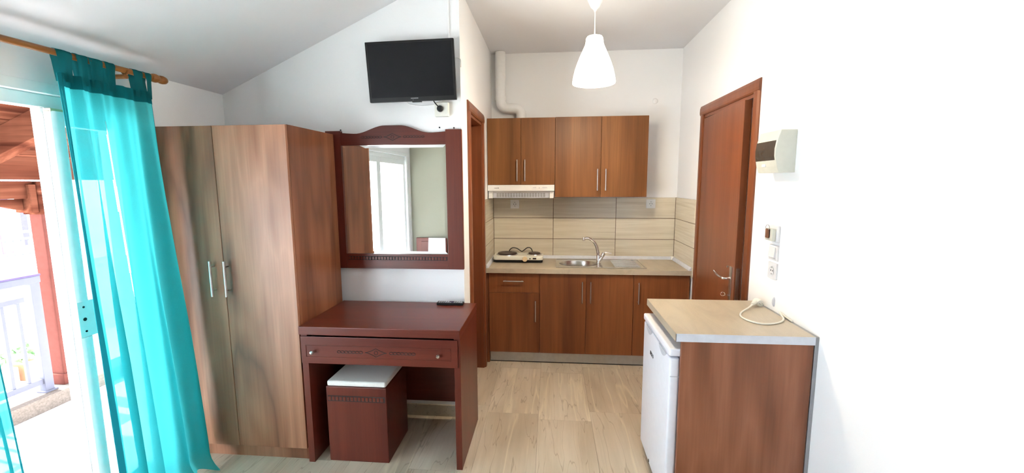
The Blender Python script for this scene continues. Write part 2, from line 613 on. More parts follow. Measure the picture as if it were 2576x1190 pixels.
lf = me_leaf.build('door_leaf', 'door', d1, 0.0015, local=True)
lf.location = Vector((XR - 0.008, D1B - 0.024, 0)) - Vector((XR, D1A, 0))
lf.rotation_euler = (0, 0, -ang)
ORG[lf] = Vector((0, 0, 0))
yh = -LW + 0.055
MB().box(-0.007, 0, yh - 0.016, yh + 0.016, 0.845, 1.062).build('handle_plate', 'steel', lf, 0.003, local=True)
MB().tube(smooth_path([(-0.004, yh, 0.985), (-0.04, yh, 0.985), (-0.052, yh + 0.012, 0.986), (-0.054, yh + 0.06, 0.987), (-0.056, yh + 0.10, 0.995), (-0.062, yh + 0.13, 1.008)]), [0.009] * 12 + [0.008] * 12 + [0.007] * 7, 10).build('door_handle', 'chrome', lf, smooth=True, local=True)
kk = MB().tube([(-0.004, yh, 0.875), (-0.030, yh, 0.875)], 0.004, 8)
kk.tube([(-0.030 + 0.013 * cos(a) - 0.013, yh, 0.883 + 0.012 * sin(a)) for a in [i * 2 * pi / 16 for i in range(17)]], 0.0022, 6)
kk.build('door_key', 'chrome', lf, smooth=True, local=True)
MB().lathe([(0.0, -0.006), (0.008, -0.006), (0.009, 0.0)], (0, yh + 0.062, 1.05), 'X', 16).build('spyhole', 'chrome', lf, smooth=True, local=True)
MB().box(0.008, 0.030, -LW - 0.0015, -LW, 0.82, 1.06).build('lock_plate', 'steel', lf, local=True)
for z in (0.9, 0.98):
    MB().box(XR + 0.03, XR + 0.05, D1A + 0.0215, D1A + 0.0235, z, z + 0.05).build('strike_plate', 'steel', d1)

# ---- door 2: bathroom door in the passage wall
d2 = thing('door_2', (XA, D2A, 0), 'brown veneer bathroom door with rounded casing beside the kitchenette', None, kind='structure')
jm = MB()
jm.box(XA - 0.135, XA + 0.002, D2A - 0.001, D2A + 0.02, 0, D2T).box(XA - 0.135, XA + 0.002, D2B - 0.02, D2B + 0.001, 0, D2T).box(XA - 0.135, XA + 0.002, D2A, D2B, D2T - 0.02, D2T + 0.001)
jm.build('door_jamb', 'door', d2)
pr = casing_profile(0.074, 0.018)
MB().prism([(XA + p[1], D2A + 0.008 - p[0]) for p in pr], 'Z', 0, D2T + 0.005).build('casing', 'door', d2)
MB().prism([(XA + p[1], D2B - 0.008 + p[0]) for p in pr], 'Z', 0, D2T + 0.005).build('casing', 'door', d2)
MB().prism([(XA + p[1], D2T + p[0]) for p in pr], 'Y', D2A + 0.008 - 0.074, D2B - 0.008 + 0.074).build('casing', 'door', d2)
lf2 = box('door_leaf', 'door', d2, XA - 0.12, XA - 0.08, D2A + 0.02, D2B - 0.02, 0.005, D2T - 0.02)
MB().tube(smooth_path([(XA - 0.08, D2A + 0.08, 1.0), (XA - 0.04, D2A + 0.08, 1.0), (XA - 0.035, D2A + 0.12, 1.0), (XA - 0.035, D2A + 0.19, 1.0)]), 0.008, 8).build('door_handle', 'chrome', lf2, smooth=True)

# ---- door 3: white aluminium sliding balcony door
d3 = thing('door_3', (XL, D3A, 0), 'white aluminium sliding balcony door standing open behind the teal curtains', None, kind='structure')
fx0, fx1 = XL - 0.098, XL - 0.004
MB().box(fx0, fx1 + 0.006, D3A, D3B, D3T - 0.045, D3T).build('frame_head', 'alu', d3, 0.003)
MB().box(fx0, fx1 - 0.03, D3A, D3B, D3T - 0.10, D3T - 0.045).build('head_track', 'alu', d3, 0.003)
box('frame_jamb', 'alu', d3, fx0, fx1, D3A, D3A + 0.05, 0, D3T - 0.045, 0.003)
box('frame_jamb', 'alu', d3, fx0, fx1, D3B - 0.03, D3B, 0, D3T - 0.045, 0.003)
MB().box(fx0, fx1, D3A, D3B, -0.002, 0.012).box(fx0 + 0.03, fx0 + 0.036, D3A, D3B, 0.012, 0.024).box(fx0 + 0.07, fx0 + 0.076, D3A, D3B, 0.012, 0.024).build('bottom_track', 'alu', d3)
# outer leaf stile (shows as the plain white upright)
st = MB().box(XL - 0.085, XL - 0.040, 1.715, 1.765, 0.02, D3T - 0.10)
st.box(XL - 0.085, XL - 0.040, 1.765, D3B - 0.03, 0.02, 0.09).box(XL - 0.085, XL - 0.040, 1.765, D3B - 0.03, D3T - 0.17, D3T - 0.10)
st.build('sash', 'alu', d3, 0.003)
box('pane', 'glass', d3, XL - 0.066, XL - 0.060, 1.765, D3B - 0.03, 0.09, D3T - 0.17)
# inner leaf stile with the rounded grip cover, interrupted by the latch
MB().box(XL - 0.0385, XL - 0.0305, 1.726, 1.775, 0.02, D3T - 0.10).build('inner_sash', 'alu', d3, 0.003)
gp = [(XL - 0.030, 1.722), (XL + 0.002, 1.722), (XL + 0.010, 1.735), (XL + 0.012, 1.750), (XL + 0.008, 1.768), (XL - 0.004, 1.778), (XL - 0.030, 1.778)]
MB().prism(gp, 'Z', 1.062, D3T - 0.115).build('grip_cover', 'alu', d3, smooth=True)
MB().prism(gp, 'Z', 0.02, 0.892).build('grip_cover', 'alu', d3, smooth=True)
lk = MB().box(XL - 0.030, XL + 0.004, 1.722, 1.800, 0.892, 1.062).build('latch', 'alu', d3, 0.003)
for z, r in ((1.035, 0.005), (0.977, 0.008), (0.92, 0.005)):
    MB().lathe([(0.0, 0.0012), (r, 0.0012), (r, 0)], (XL + 0.004, 1.748, z), 'X', 16).build('screw_hole', 'black', lk)
box('brass_strip', 'brass', d3, XL - 0.03, XL + 0.004, 1.722, 1.80, D3T - 0.118, D3T - 0.104, 0.001)
# fixed leaf on the near side
for a, b in ((D3A + 0.05, 0.05), (0.05, 1.10)):
    fs = MB().box(XL - 0.085, XL - 0.04, a, a + 0.06, 0.02, D3T - 0.10).box(XL - 0.085, XL - 0.04, b - 0.06, b, 0.02, D3T - 0.10)
    fs.box(XL - 0.085, XL - 0.04, a + 0.06, b - 0.06, 0.02, 0.09).box(XL - 0.085, XL - 0.04, a + 0.06, b - 0.06, D3T - 0.17, D3T - 0.10)
    fs.build('sash', 'alu', d3, 0.003)
    box('pane', 'glass', d3, XL - 0.066, XL - 0.060, a + 0.06, b - 0.06, 0.09, D3T - 0.17)

# ================================================================== OUTSIDE
structure(box('ground', 'pave', None, -40, XL - 0.1, -25, 30, -3.3, -3.2))
structure(box('balcony_floor', 'pave', None, -3.56, XL - 0.1, -1.6, 5.2, -0.18, -0.004))
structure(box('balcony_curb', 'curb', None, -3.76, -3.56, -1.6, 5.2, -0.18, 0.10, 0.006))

rl = thing('balcony_railing', (-3.66, 2.0, 0.10), 'white metal balcony railing with upright bars outside the sliding door', 'railing')
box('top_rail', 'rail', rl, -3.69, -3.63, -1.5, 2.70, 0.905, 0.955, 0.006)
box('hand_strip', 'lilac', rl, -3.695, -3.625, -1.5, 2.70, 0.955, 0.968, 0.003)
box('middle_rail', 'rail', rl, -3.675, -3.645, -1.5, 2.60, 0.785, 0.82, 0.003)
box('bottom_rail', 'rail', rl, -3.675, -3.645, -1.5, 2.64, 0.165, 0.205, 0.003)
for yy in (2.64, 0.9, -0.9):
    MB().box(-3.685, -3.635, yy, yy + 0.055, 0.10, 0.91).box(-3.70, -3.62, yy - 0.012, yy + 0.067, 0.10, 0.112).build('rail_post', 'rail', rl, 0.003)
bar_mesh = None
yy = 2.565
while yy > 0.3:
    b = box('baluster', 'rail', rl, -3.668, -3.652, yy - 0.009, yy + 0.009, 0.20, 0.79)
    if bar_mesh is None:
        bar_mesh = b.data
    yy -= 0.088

pg = thing('pergola', (-3.70, 2.82, 0.10), 'stained wooden pergola roof on a red brown post over the balcony', 'pergola')
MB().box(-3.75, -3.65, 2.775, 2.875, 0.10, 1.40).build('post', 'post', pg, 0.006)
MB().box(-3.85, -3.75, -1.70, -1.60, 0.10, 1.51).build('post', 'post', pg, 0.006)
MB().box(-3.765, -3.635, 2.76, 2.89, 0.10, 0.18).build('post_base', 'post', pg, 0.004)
MB().box(-3.77, -3.63, 2.755, 2.895, 1.385, 1.62).build('capital', 'pergola', pg, 0.008)
box('corbel', 'pergola', pg, -3.765, -3.635, 2.71, 2.757, 1.40, 1.60, 0.008)
box('lower_beam', 'pergola', pg, -3.745, -3.655, -1.7, 2.755, 1.50, 1.622, 0.006)
vp = [(-1.2, 1.498)]
for i in range(105):
    yv = -1.2 + (2.70 + 1.2) * i / 104
    vp.append((yv, 1.455 - 0.035 * (0.5 - 0.5 * cos(2 * pi * (yv - 2.70) / 0.30 + pi))))
vp.append((2.70, 1.498))
MB().prism([(p[0], p[1]) for p in vp], 'X', -3.715, -3.685).build('valance', 'pergola', pg)
box('upper_beam', 'pergola', pg, -3.76, -3.64, -1.2, 5.0, 1.632, 1.79, 0.006)
SL = 0.40


def roofz(x):
    return 1.86 + (x + 3.70) * SL


for yr in (-1.1, 0.10, 1.30, 2.50, 3.70):
    x0, x1 = -4.0, XL - 0.21
    MB().prism([(x0, roofz(x0) - 0.17), (x1, roofz(x1) - 0.17), (x1, roofz(x1)), (x0, roofz(x0))], 'Y', yr - 0.045, yr + 0.045).build('rafter', 'rafter', pg, 0.004)
xb_ = -4.0
while xb_ < XL - 0.32:
    a, b = xb_ + 0.004, xb_ + 0.088
    MB().prism([(a, roofz(a) + 0.001), (b, roofz(b) + 0.001), (b, roofz(b) + 0.02), (a, roofz(a) + 0.02)], 'Y', -1.3, 5.0).build('roof_board', 'pergola', pg)
    xb_ += 0.092

nb = thing('neighbour_building', (-9.0, 6.5, -3.2), 'white apartment house with a railed balcony seen beyond the balcony railing', 'building')
box('facade', 'facade', nb, -11.5, -9.0, 3.0, 14.0, -3.2, 4.2)
box('balcony_slab', 'facade', nb, -9.0, -8.0, 4.6, 9.5, 0.30, 0.46, 0.01)
box('balcony_pillar', 'facade', nb, -8.12, -7.98, 5.98, 6.14, 0.46, 2.6)
wf = box('window_frame', 'facade', nb, -9.0, -8.95, 6.36, 7.05, 0.50, 1.45)
box('window_pane', 'violet', nb, -8.955, -8.945, 6.50, 6.74, 0.56, 1.38)
box('window_pane', 'violet', nb, -8.955, -8.945, 6.78, 7.00, 0.56, 1.38)
box('door_curtain', 'lilac', nb, -8.97, -8.945, 6.20, 6.36, 0.46, 1.45)
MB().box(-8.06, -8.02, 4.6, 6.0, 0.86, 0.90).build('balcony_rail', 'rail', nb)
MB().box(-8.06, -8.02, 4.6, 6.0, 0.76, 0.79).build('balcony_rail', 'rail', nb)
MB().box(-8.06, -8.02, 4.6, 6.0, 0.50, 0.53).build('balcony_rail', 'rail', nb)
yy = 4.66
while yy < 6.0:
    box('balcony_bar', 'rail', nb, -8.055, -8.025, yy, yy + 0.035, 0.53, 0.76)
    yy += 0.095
tr = thing('garden_terrace', (-7.0, 5.0, -3.2), 'white low garden terrace below the balcony railing', 'terrace')
box('terrace_slab', 'facade', tr, -7.8, -6.2, 2.5, 9.0, -3.2, -0.95)
for i, yy in enumerate((4.55, 4.86)):
    c = thing('planter_crate', (-6.9, yy, -0.95), ('brown wooden planter crate with a green plant, nearer of two past the railing', 'brown wooden planter crate with a green plant, farther of two past the railing')[i], 'planter', 'planter crates on the terrace')
    box('crate', 'crate', c, -7.02, -6.78, yy - 0.12, yy + 0.12, -0.95, -0.72, 0.01)
    mb = MB()
    for k in range(46):
        a, r = random.random() * 2 * pi, random.random() * 0.14
        px, py, pz = -6.9 + r * cos(a), yy + r * sin(a), -0.72 + random.random() * 0.2
        s_ = 0.035
        dx, dy, dz = [(random.random() - 0.5) * 2 * s_ for _ in range(3)]
        v = [mb.bm.verts.new(p) for p in ((px, py, pz), (px + dx, py + s_, pz + dz), (px + dx * 2, py + dy, pz + s_ * 1.4), (px + dx, py - s_, pz + s_))]
        mb.bm.faces.new(v)
    mb.build('foliage', 'leaf', c, kind='stuff')

# ================================================================== WARDROBE
wd = thing('wardrobe', (-1.765, 2.45, 0), 'tall walnut laminate two-door wardrobe beside the teal curtain', 'wardrobe')
WX0, WX1, WY0, WY1, WZ = -2.140, -1.391, 2.195, 2.704, 1.908
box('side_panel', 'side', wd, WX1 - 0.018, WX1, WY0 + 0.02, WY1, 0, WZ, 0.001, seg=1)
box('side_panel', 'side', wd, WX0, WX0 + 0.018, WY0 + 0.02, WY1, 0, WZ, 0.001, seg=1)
box('top_panel', 'wardrobe', wd, WX0 + 0.018, WX1 - 0.018, WY0 + 0.02, WY1, WZ - 0.018, WZ)
box('back_panel', 'wardrobe', wd, WX0 + 0.018, WX1 - 0.018, WY1 - 0.008, WY1, 0.06, WZ - 0.018)
box('plinth', 'wardrobe', wd, WX0 + 0.018, WX1 - 0.018, WY0 + 0.022, WY0 + 0.038, 0.0, 0.074)
for a, b, hx in ((WX0 + 0.001, -1.8065, -1.862), (-1.8035, WX1 - 0.001, -1.778)):
    dr = box('wardrobe_door', 'wardrobe', wd, a, b, WY0, WY0 + 0.018, 0.076, WZ - 0.002, 0.0015)
    h = MB().tube([(hx, WY0 - 0.032, 0.978), (hx, WY0 - 0.032, 1.176)], 0.0065, 12)
    for z in (1.01, 1.144):
        h.tube([(hx, WY0 - 0.032, z), (hx, WY0 + 0.001, z)], 0.0042, 8)
    h.build('bar_handle', 'steel', dr, smooth=True)


# ================================================================== carved ornaments
def carving(name, parent, cx, y, z, s, mat='carve'):
    """diamond with a ring and two chains of links, lying on a front face at depth y"""
    mb = MB()
    L, Hh = 0.066 * s, 0.026 * s
    for sg in (1, -1):
        P = []
        for i in range(13):
            u = -1 + 2 * i / 12
            P.append((cx + u * L, y, z + sg * Hh * (1 - abs(u)) ** 1.5))
        mb.tube(P, 0.0021 * s, 6)
    mb.tube([(cx + 0.011 * s * cos(a), y, z + 0.012 * s * sin(a)) for a in [i * pi / 10 for i in range(21)]], 0.0018 * s, 6)
    for sg in (1, -1):
        for k in range(7):
            c = cx + sg * (0.094 + 0.0225 * k) * s
            mb.tube([(c + 0.0115 * s * cos(a), y, z + 0.0075 * s * sin(a)) for a in [i * pi / 6 for i in range(13)]], 0.0021 * s, 5)
    return mb.build(name, mat, parent)


# ================================================================== DRESSING TABLE
dt = thing('dressing_table', (-0.93, 2.45, 0), 'mahogany dressing table with one carved drawer under the mirror', 'table')
DX0, DX1, DY0, DY1, DZ = -1.386, -0.479, 2.177, 2.738, 0.8134
box('table_top', 'mahogany_x', dt, DX0, DX1, DY0, DY1 - 0.028, DZ - 0.046, DZ, 0.003)
box('side_panel', 'mahogany', dt, DX0 + 0.006, DX0 + 0.042, DY0 + 0.012, DY1 - 0.03, 0, DZ - 0.047, 0.002)
box('side_panel', 'mahogany', dt, DX1 - 0.036, DX1 - 0.002, DY0 + 0.012, DY1 - 0.03, 0, DZ - 0.047, 0.002)
box('back_panel', 'mahogany_x', dt, DX0 + 0.043, DX1 - 0.037, 2.684, 2.70, 0.136, DZ - 0.048)
df = box('drawer', 'mahogany_x', dt, DX0 + 0.0075, DX1 - 0.014, DY0 + 0.0035, DY0 + 0.0115, 0.602, 0.757, 0.002)
box('drawer_box', 'mahogany_x', df, DX0 + 0.046, DX1 - 0.04, DY0 + 0.0125, 2.60, 0.612, 0.745)
ed = MB()
ix0, ix1, iz0, iz1 = -1.352, -0.530, 0.638, 0.708
t_ = 0.004
ed.box(ix0, ix1, DY0 + 0.001, DY0 + 0.004, iz0, iz0 + t_).box(ix0, ix1, DY0 + 0.001, DY0 + 0.004, iz1 - t_, iz1)
ed.box(ix0, ix0 + t_, DY0 + 0.001, DY0 + 0.004, iz0, iz1).box(ix1 - t_, ix1, DY0 + 0.001, DY0 + 0.004, iz0, iz1)
ed.build('drawer_moulding', 'mahogany_x', df)
carving('drawer_carving', df, -0.948, DY0 + 0.003, 0.674, 0.92)
for kx in (-1.306, -0.597):
    MB().lathe([(0.0, -0.026), (0.009, -0.025), (0.0115, -0.019), (0.009, -0.012), (0.005, -0.008), (0.005, 0.003)], (kx, DY0 + 0.0035, 0.673), 'Y', 20).build('knob', 'chrome', df, smooth=True)

# ================================================================== STOOL
sx0, sx1, sy0, sy1 = -1.266, -0.914, 2.214, 2.545
sto = thing('stool', (-1.09, 2.38, 0), 'box stool in mahogany with a pale padded seat under the dressing table', 'stool')
box('stool_body', 'mahogany', sto, sx0, sx1, sy0, sy1, 0, 0.452, 0.003)
box('seat_cushion', 'fabric', sto, sx0 + 0.003, sx1 - 0.003, sy0 + 0.003, sy1 - 0.003, 0.4525, 0.484, 0.013, seg=4, smooth=True)
n = 15
for i in range(n):
    a = sx0 + 0.012 + (sx1 - sx0 - 0.024) * i / n
    if i % 1 == 0:
        box('dentil', 'mahogany', sto, a, a + (sx1 - sx0 - 0.024) / n * 0.72, sy0 - 0.004, sy0 + 0.001, 0.372, 0.394, 0.001, seg=1)
box('dentil_groove', 'carve', sto, sx0 + 0.008, sx1 - 0.008, sy0 - 0.0015, sy0 + 0.001, 0.366, 0.400)

# ================================================================== MIRROR
mi = thing('wall_mirror', (-1.005, YM, 1.035), 'mahogany framed wall mirror with a carved arched crest above the dressing table', 'mirror')
MX0, MX1, MZ0, MZ1 = -1.450, -0.560, 1.035, 1.930
gx0, gx1, gz0, gz1 = -1.348, -0.662, 1.133, 1.838
my0, my1 = YM - 0.030, YM - 0.001
box('frame_stile', 'mahogany', mi, MX0, gx0, my0, my1, MZ0, MZ1, 0.002)
box('frame_stile', 'mahogany', mi, gx1, MX1, my0, my1, MZ0, MZ1, 0.002)
br = box('bottom_rail', 'mahogany_x', mi, gx0, gx1, my0 + 0.002, my1, MZ0, gz0, 0.001, seg=1)
cpt = [(gx0, gz1)]
cpt.append((gx1, gz1))
for i in range(33):
    u = 1 - 2 * i / 32
    bump_ = 0.5 + 0.5 * cos(pi * min(1, max(0, (abs(u) - 0.14) / 0.60)))
    cpt.append((-1.005 + u * (gx1 - gx0) / 2, 1.908 + 0.052 * bump_ + 0.010 * abs(u) ** 4))
tr_ = MB().prism(cpt, 'Y', my0 + 0.002, my1).build('crest_rail', 'mahogany_x', mi)
carving('crest_carving', tr_, -1.005, my0 + 0.0025, 1.888, 0.86)
nd = 33
box('dentil_groove', 'carve', br, gx0 + 0.012, gx1 - 0.006, my0 + 0.0005, my0 + 0.003, 1.092, 1.118)
for i in range(nd):
    a = gx0 + 0.014 + (gx1 - gx0 - 0.022) * i / nd
    box('dentil', 'mahogany_x', br, a, a + (gx1 - gx0 - 0.022) / nd * 0.70, my0 - 0.002, my0 + 0.002, 1.096, 1.114)
# bevelled glass
gm = MB()
bv = 0.018
o_ = [(gx0, gz0), (gx1, gz0), (gx1, gz1), (gx0, gz1)]
i_ = [(gx0 + bv, gz0 + bv), (gx1 - bv, gz0 + bv), (gx1 - bv, gz1 - bv), (gx0 + bv, gz1 - bv)]
yo, yi, yb = my0 + 0.0110, my0 + 0.010, my0 + 0.016
VO = [gm.bm.verts.new((p[0], yo, p[1])) for p in o_]
VI = [gm.bm.verts.new((p[0], yi, p[1])) for p in i_]
VB = [gm.bm.verts.new((p[0], yb, p[1])) for p in o_]
gm.bm.faces.new(VI)
gm.bm.faces.new(VB)
for k in range(4):
    gm.bm.faces.new((VO[k], VO[(k + 1) % 4], VI[(k + 1) % 4], VI[k]))
    gm.bm.faces.new((VO[k], VB[k], VB[(k + 1) % 4], VO[(k + 1) % 4]))
gm.build('mirror_glass', 'mirror', mi)
# spare nail plugs in the wall above the frame
for i, (x, z) in enumerate(((-0.705, 1.945), (-0.612, 1.941), (-1.358, 1.938))):
    MB().lathe([(0.0, -0.004), (0.005, -0.003), (0.005, 0)], (x, YM, z), 'Y', 12).build('nail_plug', 'black', wb)

# ================================================================== TELEVISION
tv = thing('television', (-0.852, 2.662, 2.272), 'flat black television hung on the wall above the mirror', 'television', rot=(radians(5.0), radians(-0.9), 0))
TW, TH = 0.273, 0.176
MB().box(-TW, TW, -0.012, 0.014, -TH, TH).build('bezel', 'black', tv, 0.005, local=True)
MB().box(-TW * 0.75, TW * 0.75, 0.014, 0.042, -TH * 0.7, TH * 0.7).build('back_cover', 'black', tv, 0.008, local=True)
MB().box(-TW + 0.016, TW - 0.014, -0.0135, -0.0125, -TH + 0.026, TH - 0.014).build('screen', 'screen', tv, local=True)
lg = MB()
for i in range(7):
    a = -0.010 + i * 0.0068
    lg.box(a, a + 0.0050, -0.0138, -0.0120, -TH + 0.0155, -TH + 0.0205)
lg.build('maker_mark', 'grey', tv, local=True)
MB().lathe([(0.0, -0.0135), (0.0015, -0.013), (0.0015, -0.011)], (0.003, 0, -TH + 0.008), 'Y', 8).build('power_light', 'lightgrey', tv, local=True)
MB().box(-0.005, 0.052, -0.010, 0.012, -TH - 0.005, -TH).build('sensor_bar', 'black', tv, 0.001, local=True)
MB().box(-0.09, 0.09, 0.040, 0.052, -0.09, 0.09).box(-0.03, 0.03, 0.05, 0.066, -0.05, 0.05).build('wall_bracket', 'grey', tv, local=True)

so_ = thing('wall_socket', (-0.680, YM, 2.05), 'surface-mounted cream wall socket with a black plug under the television', 'socket')
box('socket_box', 'cream', so_, -0.725, -0.638, YM - 0.038, YM, 2.008, 2.094, 0.004)
MB().lathe([(0.021, -0.0395), (0.021, -0.037)], (-0.688, YM, 2.054), 'Y', 24, close=True).build('socket_well', 'grey', so_)
MB().lathe([(0.0, -0.062), (0.014, -0.061), (0.019, -0.052), (0.019, -0.038)], (-0.688, YM, 2.054), 'Y', 20).build('plug', 'black', so_, smooth=True)
pcb = thing('power_cable', (-0.70, 2.70, 2.054), 'black power cable running from the television down to the wall socket', 'cable')
MB().tube(smooth_path([(-0.694, 2.684, 2.064), (-0.715, 2.690, 2.085), (-0.735, 2.712, 2.112), (-0.75, 2.722, 2.15)]), 0.0035, 8).build('cable', 'black', pcb, smooth=True)
ac = thing('aerial_cable', (-0.80, 2.735, 2.08), 'thin white aerial cable sagging below the television', 'cable')
MB().tube(smooth_path([(-0.93, 2.732, 2.14), (-0.90, 2.736, 2.094), (-0.84, 2.737, 2.082), (-0.76, 2.737, 2.082), (-0.70, 2.737, 2.097), (-0.66, 2.732, 2.13)]), 0.0028, 8).build('cable', 'plastic', ac, smooth=True)
cw = thing('corner_cable', (-0.58, 2.737, 2.35), 'thin white cable from the television round the wall corner', 'cable')
MB().tube(smooth_path([(-0.62, 2.73, 2.362), (-0.585, 2.734, 2.365), (-0.568, 2.737, 2.36), (-0.561, 2.745, 2.35), (-0.561, 2.748, 2.31)]), 0.003, 8).build('cable', 'plastic', cw, smooth=True)
tk = thing('cable_trunking', (-0.632, YM, 2.45), 'white cable trunking strip rising from the television to the ceiling', 'trunking')
box('trunking_strip', 'white', tk, -0.640, -0.626, YM - 0.009, YM, 2.42, HK - 0.001, 0.002)

# ================================================================== REMOTE
rc = thing('remote_control', (-0.635, 2.655, DZ), 'slim black remote control lying at the back of the dressing table', 'remote')
ra = -0.03
MB().box(-0.728, -0.556, 2.640, 2.684, DZ + 0.0005, DZ + 0.018).build('casing', 'black', rc, 0.004)
bt = 0
for i in range(11):
    for j in range(3):
        m_ = 'lightgrey' if (i in (3, 4) or (i + j) % 5 == 0) else ('lilac' if i in (5, 6) else 'grey')
        x = -0.716 + i * 0.0142
        yb_ = 2.646 + j * 0.0115
        box('button', m_, rc, x, x + 0.0085, yb_, yb_ + 0.007, DZ + 0.0178, DZ + 0.0195)

# ================================================================== CURTAINS
rod = thing('curtain_rod', (-2.05, 1.3, 2.143), 'round pine curtain rod with a turned finial above the balcony door', 'curtain rod')
RX, RZ = -2.05, 2.143
MB().tube([(RX, 0.1, RZ), (RX, 2.125, RZ)], 0.0135, 16).build('pole', 'pole', rod, smooth=True)
MB().lathe([(0.0, 0.0), (0.017, 0.0), (0.0215, 0.010), (0.0225, 0.022), (0.019, 0.036), (0.0145, 0.043), (0.0205, 0.050), (0.0215, 0.064), (0.018, 0.080), (0.009, 0.092), (0.0, 0.095)], (RX, 2.122, RZ), 'Y', 24).build('finial', 'pole', rod, smooth=True)
for yb_ in (1.985, 0.6):
    bk = MB().tube([(XL, yb_, RZ - 0.028), (RX + 0.004, yb_, RZ - 0.028)], 0.011, 12)
    bk.lathe([(0.0, 0.0), (0.026, 0.0), (0.026, 0.012), (0.0, 0.014)], (XL, yb_, RZ - 0.028), 'X', 20)
    bk.tube(arc((RX, yb_, RZ), 0.0175, 180, 360, 10, 'XZ'), 0.005, 8)
    bk.build('bracket', 'pole', rod, smooth=True)


def lerp(a, b, t):
    return a + (b - a) * t


def hash01(i):
    return (sin(i * 127.1) * 43758.5453) % 1.0


def curtain(name, label, yl0, yl1, yr0, yr1, folds, tabs, slit, ns=110, nt=70, seed=0.0):
    ztop = 2.058
    root = thing(name, (-2.03, (yl0 + yr0) / 2, 0.0), label, 'curtain', 'teal tab-top curtains')

    def pos(s, t):
        ph = 2 * pi * (folds * s + 0.22 * sin(5.1 * s + seed)) + 0.6 * sin(2.2 * t + 3 * s)
        amp = (0.010 + 0.026 * min(1, t * 1.6)) * (0.75 + 0.45 * sin(9 * s + seed))
        xc = -2.042 + 0.075 * t + 0.02 * t * s
        x = xc + amp * sin(ph) + 0.006 * sin(2 * ph + 5 * t)
        yl, yr = lerp(yl0, yl1, t), lerp(yr0, yr1, t)
        y = lerp(yl, yr, s) + 0.016 * min(1, 2 * t) * cos(ph) * sin(pi * s)
        z = lerp(ztop, 0.006, t)
        if t > 0.94:                     # cloth pooling on the floor
            q = (t - 0.94) / 0.06
            x += 0.09 * q * q * (0.4 + 0.6 * sin(ph * 0.5) ** 2)
            z = lerp(lerp(ztop, 0.006, 0.94), 0.006, q) + 0.02 * q * (0.5 + 0.5 * sin(ph * 1.3 + 1))
            y -= 0.03 * q * s
        return Vector((x, y, z))

    mb = MB()
    G = [[mb.bm.verts.new(pos(i / ns, j / nt)) for i in range(ns + 1)] for j in range(nt + 1)]
    for j in range(nt):
        t = (j + 0.5) / nt
        for i in range(ns):
            s = (i + 0.5) / ns
            if slit:
                sc_, t0, t1, wmax = slit
                if t0 < t < t1:
                    u = (t - t0) / (t1 - t0)
                    if abs(s - sc_ - 0.02 * u) < wmax * (sin(pi * u) ** 0.7):
                        continue
            mb.bm.faces.new((G[j][i], G[j][i + 1], G[j + 1][i + 1], G[j + 1][i]))
    cl = mb.build('cloth', 'sheer', root, smooth=True)
    # doubled heading band
    hb = MB()
    nh = 60
    A = []
    for i in range(nh + 1):
        p0, p1 = pos(i / nh, 0.0), pos(i / nh, 0.026)
        A.append([hb.bm.verts.new(p0 + Vector((0.0035, 0, 0.004))), hb.bm.verts.new(p1 + Vector((0.0035, 0, 0)))])
    for i in range(nh):
        hb.bm.faces.new((A[i][0], A[i + 1][0], A[i + 1][1], A[i][1]))
    hb.build('heading_band', 'sheer2', cl, smooth=True)
    # side hem
    for sd in (0, 1):
        hm = MB()
        prev = None
        for j in range(nt + 1):
            a = pos(sd, j / nt) + Vector((0.002, 0, 0))
            b = pos(abs(sd - 0.022), j / nt) + Vector((0.002, 0, 0))
            cur = (hm.bm.verts.new(a), hm.bm.verts.new(b))
            if prev:
                hm.bm.faces.new((prev[0], prev[1], cur[1], cur[0]))
            prev = cur
        hm.build('side_hem', 'sheer2', cl, smooth=True)
    for (a, b) in tabs:
        tm = MB()
        prof = [(RX + 0.012, ztop - 0.030)] + [(RX + 0.0165, RZ - 0.03)]
        for k in range(9):
            an = -10 + 200 * k / 8
            prof.append((RX + 0.0165 * cos(radians(an)), RZ + 0.0165 * sin(radians(an))))
        prof += [(RX - 0.0165, RZ - 0.03), (RX - 0.006, ztop - 0.030)]
        nn = 5
        rows_ = []
        for (px, pz) in prof:
            row = []
            for k in range(nn + 1):
                u = k / nn
                wig = 0.003 * sin(u * 7 + a * 40)
                low = 0.0 if pz > RZ - 0.02 else 0.010 * (0.5 - u)
                row.append(tm.bm.verts.new((px + wig, lerp(a, b, u) + low, pz)))
            rows_.append(row)
        for r in range(len(rows_) - 1):
            for k in range(nn):
                tm.bm.faces.new((rows_[r][k], rows_[r][k + 1], rows_[r + 1][k + 1], rows_[r + 1][k]))
        tm.build('tab', 'sheer2', root, smooth=True)
    return root


curtain('curtain', 'sheer teal tab-top curtain hanging full length beside the wardrobe', 1.676, 1.650, 2.112, 2.135, 5.0,
        [(1.680, 1.742), (1.752, 1.800), (1.806, 1.868), (1.877, 1.922), (2.012, 2.062), (2.070, 2.105)], (0.37, 0.08, 0.50, 0.030))
curtain('curtain', 'sheer teal curtain edge at the far left of the balcony door', 1.02, 1.02, 1.30, 1.335, 5.0,
        [(1.03, 1.08), (1.14, 1.19), (1.24, 1.29)], None, ns=70, nt=50, seed=2.0)

# ================================================================== KITCHEN
UY = 3.842


def bar(mb, p0, p1, out, r=0.0048):
    """bar handle between two points standing off along -y by out"""
    a, b = Vector(p0), Vector(p1)
    d = (b - a)
    off = Vector((0, -out, 0))
    mb.tube([a + off, b + off], r, 10)
    for f in (0.08, 0.92):
        q = a + d * f
        mb.tube([q + off, q], r * 0.75, 8)
    return mb


